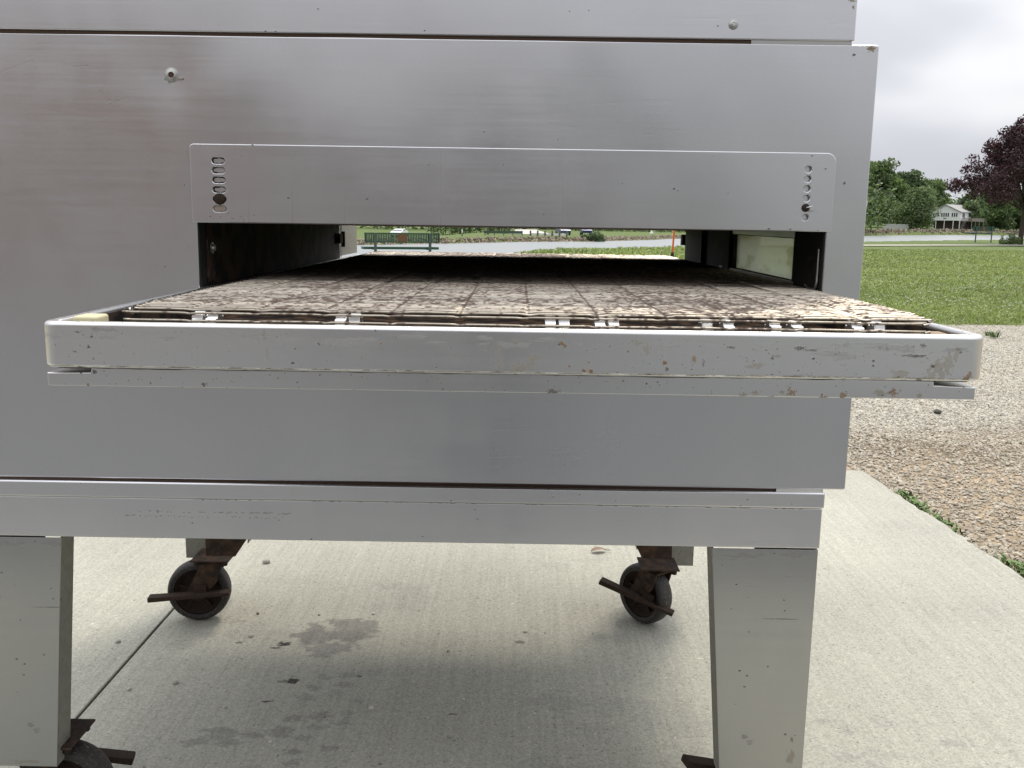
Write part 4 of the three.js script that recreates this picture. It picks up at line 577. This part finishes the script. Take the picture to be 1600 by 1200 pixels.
// purple-leaved tree on the near lawn
{
  const x = 30.6, z = -57, y0 = groundY(x, z), t = group('purple_tree', 'dark purple-leaved tree on the lawn beside the river bench', 'tree', [x, y0, z]), R = rng(160), cl = [], limbs = [];
  const put = (a, b, c, s, sy = 0.8) => { cl.push([a, b, c, s, s * sy, s]); limbs.push(rod([0.05 * a, 1.6 + 0.32 * (b - 1.6), 0.05 * c], [a * 0.9, b, c * 0.9], 0.045, 5, 0.012)); };
  for (let i = 0; i < 34; i++) { const f = i / 33, b = 3.15 + 3.3 * f, w = 3.9 * Math.pow(1 - f, 0.55) + 0.5, a = i * 2.4; put(Math.cos(a) * w * (0.5 + 0.45 * R()) + 0.3, b + 0.4 * (R() - 0.5), Math.sin(a) * w * (0.5 + 0.45 * R()), 0.75 + 0.35 * R()); }
  put(-3.9, 3.6, 0, 0.75); put(-4.1, 3.6, 0.5, 0.5); put(-3.3, 4.7, 0, 0.65); put(-2.2, 5.6, 0, 0.5, 1.3); put(-1.5, 6.4, 0.2, 0.4, 1.5); put(-0.55, 7.05, 0, 0.32, 2.2); put(-0.9, 6.6, 0, 0.3, 2); put(-2.9, 3.25, 0.3, 0.7); put(-1.8, 3.1, 0.5, 0.75); put(0.6, 7.1, 0, 0.5, 1.4);
  obj('crown', crownGeo(161, 30000, 0.1, cl, [[0.042, 0.013, 0.019], [0.075, 0.022, 0.028]], 0.62), leafM, t);
  obj('trunk', [rod([0, -0.2, 0], [0.03, 1.2, 0], 0.17, 10, 0.13), rod([0.03, 1.2, 0], [0.15, 5.6, 0], 0.13, 8, 0.04), ...limbs], barkM, t);
  const s = group('sapling_shoots', 'low green shoots growing round the purple tree trunk', 'shrub', [x - 0.5, groundY(x - 0.5, z + 0.2), z + 0.25]);
  obj('foliage', crownGeo(162, 900, 0.07, [[-0.25, 0.3, 0, 0.35, 0.32, 0.3], [0.15, 0.22, 0.1, 0.35, 0.25, 0.3], [-0.75, 0.25, 0, 0.12, 0.3, 0.12], [-0.5, 0.15, 0, 0.3, 0.2, 0.3]], lt), leafM, s);
  obj('stem', [rod([0, 0, 0], [-0.25, 0.5, 0], 0.008), rod([-0.6, 0, 0], [-0.8, 0.5, 0], 0.008)], barkM, s);
}
// riprap stones along the far waterline
{
  const R = rng(170), g0 = new THREE.IcosahedronGeometry(1, 0); g0.deleteAttribute('uv'); const N = 5200, im = new THREE.InstancedMesh(g0, mat({ color: 0xffffff, roughness: 0.95, flatShading: true }), N), m = new THREE.Matrix4(), Q = new THREE.Quaternion(), E = new THREE.Euler(), c = new THREE.Color();
  for (let i = 0; i < N; i++) { const right = R() < 0.45, x = right ? 100 + 150 * R() : -30 + 75 * R(), f = along(FAR, x) + 1.6 * (vn(x * 0.4, 9) - 0.5), z = f - (right ? 3.6 : 3) * R() + 0.3, s = (right ? 0.22 : 0.1) + (right ? 0.42 : 0.2) * R() * R(); E.set(R() * 6, R() * 6, R() * 6); m.compose(new THREE.Vector3(x, Math.max(WATER - 0.1, groundY(x, z) + 0.1), z), Q.setFromEuler(E), new THREE.Vector3(s * 1.2, s * 0.8, s)); im.setMatrixAt(i, m); const b = (0.6 + 0.7 * R()) * (right && R() < 0.5 ? 0.5 : 1), w = R(); c.setRGB(mix(0.22, 0.36, w) * b, mix(0.17, 0.31, w) * b, mix(0.12, 0.24, w) * b); im.setColorAt(i, c); }
  im.name = 'riprap'; im.userData.kind = 'stuff'; im.userData.label = 'pale broken stones lining the far waterline'; im.castShadow = im.receiveShadow = true; scene.add(im);
}
// road and small things on the far lawn
{
  const P = [], I = [], A = [[-1.4, 5.2, -158], [-1.2, 5.8, -170], [-0.6, 5.4, -195], [-0.4, 4.8, -230], [-1, 5, -246]];
  for (const [a, b, z] of A) P.push(a, Math.max(groundY(a, z), groundY(b, z)) + 0.06, z, b, Math.max(groundY(a, z), groundY(b, z)) + 0.06, z);
  for (let i = 0; i < A.length - 1; i++) I.push(2 * i, 2 * i + 1, 2 * i + 2, 2 * i + 1, 2 * i + 3, 2 * i + 2);
  const g = new THREE.BufferGeometry(); g.setAttribute('position', new THREE.Float32BufferAttribute(P, 3)); g.setIndex(I); g.computeVertexNormals(); obj('road', g, mat({ color: lin(0.5, 0.48, 0.44), roughness: 0.95, side: THREE.DoubleSide }), scene, 'structure');
  const at = (x, z) => [x, groundY(x, z), z];
  const glass = mat({ color: lin(0.03, 0.04, 0.05), roughness: 0.12 }), tyre = mat({ color: lin(0.03, 0.03, 0.03), roughness: 0.8 });
  function car(label, p, turn, col, h) {
    const t = group('parked_car', label, 'car', p, turn), paint = mat({ color: lin(...col), roughness: 0.3, metalness: 0.1 });
    const body = poly([[-2.2, 0.35], [-2.25, 0.75], [-2.0, 0.92], [-1.1, 1.0], [1.5, 1.02], [2.1, 0.95], [2.2, 0.6], [2.15, 0.35]]); obj('body', ext(body, -0.87, 0.87, 0.06), paint, t);
    obj('cabin', ext(poly([[-1.15, 0.98], [-0.45, h - 0.04], [0.95, h], [1.65, 1.0]]), -0.76, 0.76, 0.07), paint, t);
    obj('windscreen', ext(poly([[-1.2, 1.02], [-0.55, h - 0.1], [-0.5, h - 0.12], [-1.08, 1.02]]), -0.68, 0.68, 0.01), glass, t);
    for (const s of [-1, 1]) obj('side_window', ext(poly([[-0.8, 1.05], [-0.4, h - 0.13], [0.85, h - 0.1], [1.3, 1.05]]), s * 0.765 - 0.01, s * 0.765 + 0.01, 0.003), glass, t);
    for (const x of [-1.4, 1.4]) for (const s of [-1, 1]) obj('wheel', cyl(0.33, 0.33, 0.22, 18, 'z', [x, 0.33, s * 0.78]), tyre, t);
  }
  car('white car on the far bank seen over the near green bench back', at(-18.6, -150), 1.42, [0.75, 0.77, 0.76], 1.32);
  car('blue car parked at the end of the pale road across the river', at(7.6, -158), 1.75, [0.07, 0.09, 0.16], 1.6);
  car('dark blue car half hidden by the round bush across the river', at(11.8, -163), 1.6, [0.03, 0.04, 0.13], 1.65);
  const wood = mat({ color: lin(0.12, 0.13, 0.1), roughness: 0.9 }), white = mat({ color: lin(0.72, 0.71, 0.68), roughness: 0.7 });
  { const t = group('guard_rail', 'long dark green guard rail on the far lawn left of the road', 'rail', at(-0.8, -143)); obj('rail', box(-4.2, 1.6, 0.3, 0.72, -0.05, 0.05), mat({ color: lin(0.06, 0.1, 0.07), roughness: 0.8 }), t); for (let i = 0; i < 5; i++) obj('post', box(-4.1 + i * 1.4, -3.96 + i * 1.4, -0.2, 0.75, 0.05, 0.18), wood, t); }
  { const t = group('kerb_rail', 'low white rail between dark posts beside the far road', 'rail', at(5.2, -144)); obj('rail', box(-3.2, -0.6, 0.12, 0.42, -0.06, 0.06), white, t); obj('rail', box(-0.5, 2.2, 0.12, 0.42, -0.06, 0.06), white, t); for (let i = 0; i < 6; i++) obj('post', box(-3.3 + i * 1.1, -3.06 + i * 1.1, -0.2, 0.8, 0.07, 0.27), wood, t); }
  { const t = group('marker_post', 'white-topped dark post standing on the far lawn', 'post', at(-8, -138)); obj('post', cyl(0.09, 0.1, 0.6, 10, 'y', [0, 0.2, 0]), wood, t); obj('cap', cyl(0.1, 0.1, 0.5, 10, 'y', [0, 0.75, 0]), white, t); }
  { const t = group('marker_post', 'short dark post on the far lawn left of the guard rail', 'post', at(-4.6, -150)); obj('post', cyl(0.16, 0.18, 0.9, 10, 'y', [0, 0.3, 0]), wood, t); obj('cap', cyl(0.18, 0.18, 0.08, 10, 'y', [0, 0.79, 0]), wood, t); }
  { const t = group('white_marker', 'small white pointed marker on the grass across the river', 'marker', at(27.5, -195)); obj('cone', [cyl(0.06, 0.34, 0.6, 12, 'y', [0, 0.45, 0]), box(-0.42, 0.42, 0, 0.16, -0.42, 0.42, 0.02)], white, t); obj('tip', new THREE.SphereGeometry(0.1, 10, 8).translate(0, 0.8, 0), white, t); }
  { const t = group('round_bush', 'round dark green bush at the far waterline', 'bush', [11.6, -2.05, -146.5]); obj('foliage', crownGeo(180, 1500, 0.2, [[-0.9, 0.55, 0, 0.9, 0.55, 0.7], [0.3, 0.75, 0, 1.1, 0.7, 0.8], [1.2, 0.5, 0, 0.7, 0.5, 0.7], [0.2, 0.3, 0.5, 1.5, 0.4, 0.5]], dk), leafM, t); obj('stem', [rod([0, 0, 0], [-0.5, 0.8, 0], 0.04), rod([0, 0, 0], [0.5, 0.9, 0], 0.04)], barkM, t); }
  const hedge = (label, x0, x1, z, h, seed) => { const cl = []; const R = rng(seed); for (let x = x0; x < x1; x += 0.9) cl.push([x - x0, h * 0.5, 0, 0.9, h * (0.5 + 0.2 * R()), 0.8]); const t = group('hedge', label, 'hedge', at(x0, z)); obj('foliage', crownGeo(seed, cl.length * 130, 0.24, cl, dk), leafM, t); obj('stem', cl.map(c => rod([c[0], -0.1, 0], [c[0] + 0.2, h * 0.6, 0], 0.04, 5)), barkM, t); };
  hedge('long dark hedge edging the far lawn behind the white-topped post', -16, -1, -176, 2.6, 190);
  hedge('dark hedge across the river right of the pale road', 14, 44, -232, 2.4, 191);
  { const t = group('lamp_post', 'thin lamp post with white globe under the far trees', 'lamp post', at(150, -388)); obj('pole', cyl(0.08, 0.1, 5, 8, 'y', [0, 2.5, 0]), wood, t); obj('globe', new THREE.SphereGeometry(0.45, 14, 10).translate(0, 5.3, 0), white, t); }
  { const t = group('retaining_wall', 'long pale wall under the trees at the oven edge', 'wall', at(148, -375), 0.35); obj('wall', box(-6, 6, -0.3, 1.7, -0.2, 0.2, 0.03), mat({ color: lin(0.42, 0.43, 0.41), roughness: 0.9 }), t); obj('coping', box(-6.1, 6.1, 1.703, 1.85, -0.28, 0.28, 0.03), white, t); }
}
// white house on posts
{
  const t = group('stilt_house', 'white gabled house raised on posts beside the river, with a side deck', 'house', [178.2, 0.25, -400], -0.86), w = 6.2, L = 13, f = 3.4, e = 7.0, r = 9.9;
  const lap = tex(64, 256, (u, v) => { const k = (v * 16) % 1; return k < 0.1 ? 0.9 : 1; }, { srgb: true, repeat: [0.4, 0.4] });
  const wallM = mat({ map: lap, color: lin(0.88, 0.89, 0.9), roughness: 0.7 }), trim = mat({ color: lin(0.78, 0.78, 0.78), roughness: 0.6 }), dark = mat({ color: lin(0.03, 0.03, 0.035), roughness: 0.25 }), under = mat({ color: lin(0.09, 0.06, 0.055), roughness: 0.9 }), deckM = mat({ color: lin(0.26, 0.23, 0.19), roughness: 0.9 });
  obj('wall', ext(poly([[-w, f], [w, f], [w, e], [0, r], [-w, e]]), -L, 0, 0.02), wallM, t);
  const rf = (s) => ext(poly(s > 0 ? [[-0.15, r + 0.28], [-0.15, r + 0.05], [w + 0.7, e - 0.28], [w + 0.7, e - 0.02]] : [[0.15, r + 0.28], [-w - 0.7, e - 0.02], [-w - 0.7, e - 0.28], [0.15, r + 0.05]]), -L - 0.6, 0.7, 0.02);
  const rm = mat({ color: lin(0.34, 0.335, 0.33), roughness: 0.85 }); obj('roof', rf(1), rm, t); obj('roof', rf(-1), rm, t);
  const win = (x, y, ww, hh, face) => { const fr = face ? box(w + 0.025, w + 0.09, y - hh / 2 - 0.1, y + hh / 2 + 0.1, x - ww / 2 - 0.1, x + ww / 2 + 0.1, 0.01) : box(x - ww / 2 - 0.1, x + ww / 2 + 0.1, y - hh / 2 - 0.1, y + hh / 2 + 0.1, 0.025, 0.09, 0.01); const a = obj('window', fr, trim, t); obj('pane', face ? box(w + 0.092, w + 0.11, y - hh / 2, y + hh / 2, x - ww / 2, x + ww / 2, 0) : box(x - ww / 2, x + ww / 2, y - hh / 2, y + hh / 2, 0.092, 0.11, 0), dark, a); };
  for (const x of [-4.9, -4.0, -3.1, -1.5, -0.6, 0.3, 1.2, 2.9, 3.8, 4.7]) win(x, 5.75, 0.5, 1.5, 0);
  win(-2.2, 5.6, 0.9, 1.6, 1); win(-3.4, 5.3, 0.8, 2.1, 1); win(-8, 5.7, 1.4, 1.3, 1);
  obj('name_board', box(-0.75, 0.45, 4.12, 4.42, 0.025, 0.08, 0.01), mat({ color: lin(0.09, 0.09, 0.1), roughness: 0.8 }), t);
  obj('lower_wall', box(-w + 0.4, w - 0.4, 0, f, -L + 0.5, -2.6, 0), under, t);
  for (const x of [-w + 0.15, -3.9, -0.3, 3.4, w - 0.15]) obj('post', box(x - 0.14, x + 0.14, -0.3, f - 0.02, -0.35, -0.06, 0.01), trim, t);
  const d = obj('deck', box(w + 0.15, w + 4.6, f - 0.25, f, -L + 1, -0.8, 0.01), deckM, t);
  for (const z of [-L + 1.2, -8, -4.5, -1]) obj('post', box(w + 4.3, w + 4.5, -0.3, f - 0.26, z - 0.1, z + 0.1, 0.01), deckM, t);
  obj('railing', [box(w + 4.5, w + 4.58, f + 0.9, f + 1.05, -L + 1, -0.8, 0), box(w + 0.2, w + 4.5, f + 0.9, f + 1.05, -0.88, -0.8, 0), ...Array.from({ length: 46 }, (_, i) => box(w + 4.5, w + 4.56, f + 0.003, f + 0.9, -0.9 - i * 0.25, -0.78 - i * 0.25, 0)), ...Array.from({ length: 17 }, (_, i) => box(w + 0.25 + i * 0.25, w + 0.37 + i * 0.25, f + 0.003, f + 0.9, -0.87, -0.82, 0))], deckM, d);
  const st = mat({ color: lin(0.4, 0.39, 0.37), roughness: 0.8 }); for (let i = 0; i < 10; i++) obj('step', box(w + 1.2, w + 2.3, 0.1 + i * 0.33, 0.17 + i * 0.33, 1.9 - i * 0.28, 2.2 - i * 0.28, 0), st, t);
}
// park benches of green metal, their backs to us
const benchM = mat({ color: lin(0.03, 0.08, 0.056), roughness: 0.5, metalness: 0.1 }), benchS = mat({ color: lin(0.035, 0.095, 0.07), roughness: 0.4 }), plaqueM = mat({ color: lin(0.17, 0.075, 0.035), roughness: 0.6 });
{
  const t = group('park_bench', 'near green metal bench with a brown plaque on its slatted back', 'bench', [-3.47, groundY(-3.47, -27.6), -27.6], 0.3, 'green benches facing the river');
  const dy = groundY(-3.47, -27.6); // the back's top edge is 0.6 above the slab's level
  const top = 0.6 - dy, bot = 0.305 - dy, seat = 0.175 - dy;
  obj('back_frame', [box(-1.15, 1.15, top - 0.035, top, -0.02, 0.02), box(-1.15, 1.15, bot, bot + 0.035, -0.02, 0.02), box(-1.15, -1.115, bot, top, -0.019, 0.019), box(1.115, 1.15, bot, top, -0.019, 0.019), box(-0.86, -0.83, bot, top, -0.018, 0.018), box(0.86, 0.89, bot, top, -0.018, 0.018)], benchM, t);
  obj('slats', Array.from({ length: 44 }, (_, i) => box(-1.112 + i * 0.051, -1.075 + i * 0.051, bot + 0.03, top - 0.03, -0.006, 0.006, 0)), benchM, t, 'stuff');
  obj('plaque', box(-0.15, 0.14, bot + 0.035, top - 0.035, 0.008, 0.02, 0.002), plaqueM, t);
  const grey = mat({ color: lin(0.07, 0.1, 0.09), roughness: 0.5 });
  for (const x of [-0.83, 0.84]) { obj('post', [box(x - 0.04, x + 0.04, -0.2, top - 0.003, 0.022, 0.07, 0.004), box(x - 0.04, x + 0.04, seat - 0.09, seat - 0.05, -0.5, 0.022, 0.004)], grey, t); }
  for (let i = 0; i < 4; i++) obj('seat_slat', box(-1.17, 1.15, seat - 0.075, seat, -0.1 - i * 0.13 - 0.115, -0.1 - i * 0.13, 0.006), benchS, t);
  const z2 = -64.6, x2 = 32.0; copyOf(t, [x2, groundY(x2, z2) + 0.06, z2], 0.5, 'distant green bench by the purple tree, white house behind it');
}
{ // orange marker stake on the lawn
  const t = group('marker_stake', 'thin orange marker stake on the lawn behind the oven opening', 'stake', [4.55, groundY(4.55, -26.6), -26.6]); t.rotation.z = -0.035;
  obj('rod', cyl(0.028, 0.028, 1.05, 10, 'y', [0, 0.68, 0]), mat({ color: lin(0.75, 0.13, 0.015), roughness: 0.5 }), t); obj('base', cyl(0.045, 0.05, 0.2, 10, 'y', [0, 0.08, 0]), mat({ color: lin(0.02, 0.02, 0.02), roughness: 0.7 }), t); obj('cap', cyl(0.03, 0.03, 0.05, 10, 'y', [0, 1.23, 0]), mat({ color: lin(0.7, 0.7, 0.68), roughness: 0.5 }), t);
}

// ───────────────────────── grass, weeds, pebbles ─────────────────────────
{
  const R = rng(200);
  const tuft = (n, h) => { const P = [], N = [], I = []; for (let i = 0; i < n; i++) { const a = R() * 6.283, b = R() * 6.283, x = 0.035 * (R() - 0.5) * 2, z = 0.035 * (R() - 0.5) * 2, l = h * (0.5 + 0.6 * R()), d = 0.6 * l * R() + 0.01, w = 0.0028 + 0.0022 * R(), q = P.length / 3; const cx = Math.cos(a) * w, cz = Math.sin(a) * w, dx = Math.cos(b) * d, dz = Math.sin(b) * d;
    P.push(x - cx, 0, z - cz, x + cx, 0, z + cz, x + dx * 0.4 - cx * 0.8, l * 0.65, z + dz * 0.4 - cz * 0.8, x + dx * 0.4 + cx * 0.8, l * 0.65, z + dz * 0.4 + cz * 0.8, x + dx, l, z + dz); for (let k = 0; k < 5; k++) N.push(dx * 0.6, 0.02, dz * 0.6); I.push(q, q + 1, q + 2, q + 1, q + 3, q + 2, q + 2, q + 3, q + 4); }
    const g = new THREE.BufferGeometry(); g.setAttribute('position', new THREE.Float32BufferAttribute(P, 3)); g.setAttribute('normal', new THREE.Float32BufferAttribute(N, 3)); g.setIndex(I); g.normalizeNormals(); return g; };
  const grassM = new THREE.MeshPhysicalMaterial({ color: 0xffffff, roughness: 0.75, side: THREE.DoubleSide, transmission: 0.3, thickness: 0 });
  const g = tuft(9, 0.075), N = 150000, im = new THREE.InstancedMesh(g, grassM, N), m = new THREE.Matrix4(), Q = new THREE.Quaternion(), E = new THREE.Euler(), c = new THREE.Color(); let n = 0, guard = 0;
  while (n < N && guard++ < 500000) {
    let x, z; const slot = R() < 0.07;
    if (slot) { z = -23 - 24 * R(); x = -1.5 + 10.5 * R(); } else { z = -8.7 - 31 * Math.pow(R(), 1.7); x = mix(0.33, 0.58, R()) * (1.395 - z); }
    if (z > gravelEdge(x) + 0.35 * (R() - 0.35) || z < along(CREST, x)) continue;
    const bare = fbm(x * 0.9 + 30, z * 0.9 + 30, 4); if (bare > 0.60 && R() < 0.75 * sstep(-19, -11, z)) continue;
    const far = sstep(-9, -30, z), s = (0.45 + 0.6 * R()) * (0.75 + 0.5 * fbm(x * 0.7, z * 0.7, 3)) * mix(0.85, 1.5, far);
    E.set(0, R() * 6.283, 0); m.compose(new THREE.Vector3(x, groundY(x, z) - 0.006, z), Q.setFromEuler(E), new THREE.Vector3(s * 1.25, s * (bare > 0.55 ? 0.7 : 1), s * 1.25)); im.setMatrixAt(n, m);
    const k = fbm(x * 0.5 + 11, z * 0.5 + 40, 3), b = 0.7 + 0.6 * R(), dry = R() < 0.08; c.setRGB((dry ? 0.5 : mix(0.25, 0.42, k)) * b, (dry ? 0.47 : mix(0.37, 0.54, k)) * b, (dry ? 0.24 : mix(0.07, 0.11, k)) * b); im.setColorAt(n, c); n++;
  }
  im.count = n; im.name = 'grass'; im.userData.kind = 'stuff'; im.userData.label = 'short green lawn grass with bare patches beyond the gravel'; im.castShadow = im.receiveShadow = true; scene.add(im);
  // white clover heads
  const ch = new THREE.IcosahedronGeometry(0.011, 1), cn = 420, ci = new THREE.InstancedMesh(ch, mat({ color: lin(0.5, 0.54, 0.36), roughness: 0.9 }), cn); let k = 0;
  while (k < cn) { const z = -9.4 - 20 * R(), x = mix(0.34, 0.56, R()) * (1.395 - z); if (vn(x * 1.2, z * 1.2) < 0.4) { m.makeTranslation(x, groundY(x, z) + 0.055 + 0.03 * R(), z); ci.setMatrixAt(k++, m); } else if (R() < 0.1) { m.makeTranslation(x, groundY(x, z) + 0.06, z); ci.setMatrixAt(k++, m); } }
  ci.name = 'clover'; ci.userData.kind = 'stuff'; ci.userData.label = 'tiny white clover heads in the lawn'; scene.add(ci);
  // weeds at the slab edge and on the gravel
  const weed = (label, x, z, len, n2, h) => { const t = group('weed_clump', label, 'weed', [x, -0.045, z]); const leaves = []; for (let i = 0; i < n2; i++) { const q = new THREE.SphereGeometry(0.011, 6, 4); q.scale(1.05, 0.12, 0.5); q.rotateZ((R() - 0.3) * 1.1); q.rotateY(R() * 6.283); q.translate(0.022 * (R() - 0.3), 0.028 + h * R(), (R() - 0.5) * len); leaves.push(clean(q)); } const gm = []; for (let i = 0; i < n2 / 3; i++) { const q = tuft(4, h * 1.5); q.translate(0.02 * (R() - 0.3), 0.02, (R() - 0.5) * len); gm.push(clean(q)); }
    obj('leaves', leaves, mat({ color: lin(0.12, 0.2, 0.05), roughness: 0.7, side: THREE.DoubleSide }), t, 'stuff'); obj('blades', gm, mat({ color: lin(0.14, 0.22, 0.06), roughness: 0.7, side: THREE.DoubleSide }), t, 'stuff'); };
  weed('longest strip of green weeds at the slab edge, nearest the oven', 1.52, -2.1, 0.26, 80, 0.016); weed('loose tuft of weeds at the slab edge after the long strip', 1.525, -1.86, 0.12, 30, 0.016); weed('small sparse weed at the slab edge beside the pale stone', 1.52, -1.745, 0.04, 9, 0.014); weed('low weeds at the slab edge near the right picture border', 1.56, -1.38, 0.2, 46, 0.018); weed('lone grass tuft growing out on the gravel near the lawn', 4.63, -7.79, 0.14, 40, 0.045);
}
{ // loose stones and a dead leaf
  const R = rng(220), base = new THREE.IcosahedronGeometry(1, 2), q = base.attributes.position; base.deleteAttribute('uv'); base.deleteAttribute('normal'); const bm = mergeVertices(base), bp = bm.attributes.position; for (let i = 0; i < bp.count; i++) { const x = bp.getX(i), y = bp.getY(i), z = bp.getZ(i), k = 0.8 + 0.35 * fbm(x * 1.4 + 9, y * 1.4 + z * 1.9 + 9, 2); bp.setXYZ(i, x * k, y * k * 0.75, z * k); } bm.computeVertexNormals();
  const cols = [[0.5, 0.48, 0.43], [0.36, 0.34, 0.3], [0.2, 0.18, 0.16], [0.6, 0.58, 0.52]].map(c => mat({ color: lin(...c), roughness: 0.9 }));
  const peb = (x, z, s, c, label, y = 0) => { const m = obj('pebble', bm, cols[c]); m.position.set(x, y + s * 0.45, z); m.scale.set(s * 1.15, s, s); m.rotation.y = R() * 6; tag(m, label, 'pebble', 'pebbles lying on the concrete'); return m; };
  peb(-0.734, -1.298, 0.0105, 1, 'grey pebble on the concrete right of the left rear caster');
  peb(-0.64, -0.795, 0.006, 0, 'pale pebble just in front of the left rear caster');
  peb(-0.292, -0.455, 0.0052, 3, 'whitish pebble on the shaded concrete below the oven middle');
  for (const [x, z, s, c] of [[-0.5, -0.93, .004, 0], [-0.36, -0.94, .004, 3], [-0.41, -0.44, .0038, 0], [-0.15, -0.73, .004, 1], [-0.1, -0.5, .0033, 3], [-0.17, -0.42, .0035, 0], [-0.62, -0.52, .0032, 3], [-0.6, -0.45, .004, 0], [-0.23, -0.3, .003, 0], [-0.12, -0.35, .0042, 1], [0.09, -0.55, .0032, 3], [-0.95, -0.75, .006, 1], [-0.83, -0.52, .005, 0], [-0.74, -0.55, .006, 1], [0.55, -0.62, .0045, 1], [0.78, -1.5, .006, 2], [-0.66, -0.93, .004, 2], [-0.47, -0.32, .0035, 3]]) peb(x, z, s, c, 'one of the tiny stone chips scattered on the concrete under the oven');
  const st = (label, x, y, z, s, col) => { const m = obj('stone', bm, mat({ color: lin(...col), roughness: 0.9 })); m.position.set(x, y, z); m.scale.set(s * 1.3, s * 0.7, s); m.rotation.y = R() * 6; tag(m, label, 'stone'); };
  st('dark clod lying alone on the pale gravel', 2.43, -0.025, -3.95, 0.024, [0.07, 0.065, 0.06]); st('pale bluish stone against the slab edge', 1.515, -0.02, -1.68, 0.02, [0.5, 0.5, 0.52]);
  const lf = new THREE.PlaneGeometry(0.05, 0.026, 8, 4), lp = lf.attributes.position; for (let i = 0; i < lp.count; i++) { const x = lp.getX(i) / 0.025, y = lp.getY(i); lp.setXYZ(i, lp.getX(i), y * Math.sqrt(Math.max(0.02, 1 - x * x)), 0.006 * (1 - x * x) + 0.25 * Math.abs(y)); } lf.rotateX(-Math.PI / 2); lf.computeVertexNormals();
  const leaf = group('dry_leaf', 'curled brown dry leaf on the concrete left of the right rear caster', 'leaf', [0.27, 0.004, -1.439], 0.3); obj('blade', lf, mat({ color: lin(0.28, 0.2, 0.15), roughness: 0.9, side: THREE.DoubleSide }), leaf); obj('stalk', rod([0.024, 0.002, 0], [0.038, 0.002, 0.006], 0.0012), mat({ color: lin(0.2, 0.14, 0.1), roughness: 0.9 }), leaf);
}
renderer.render(scene, camera);
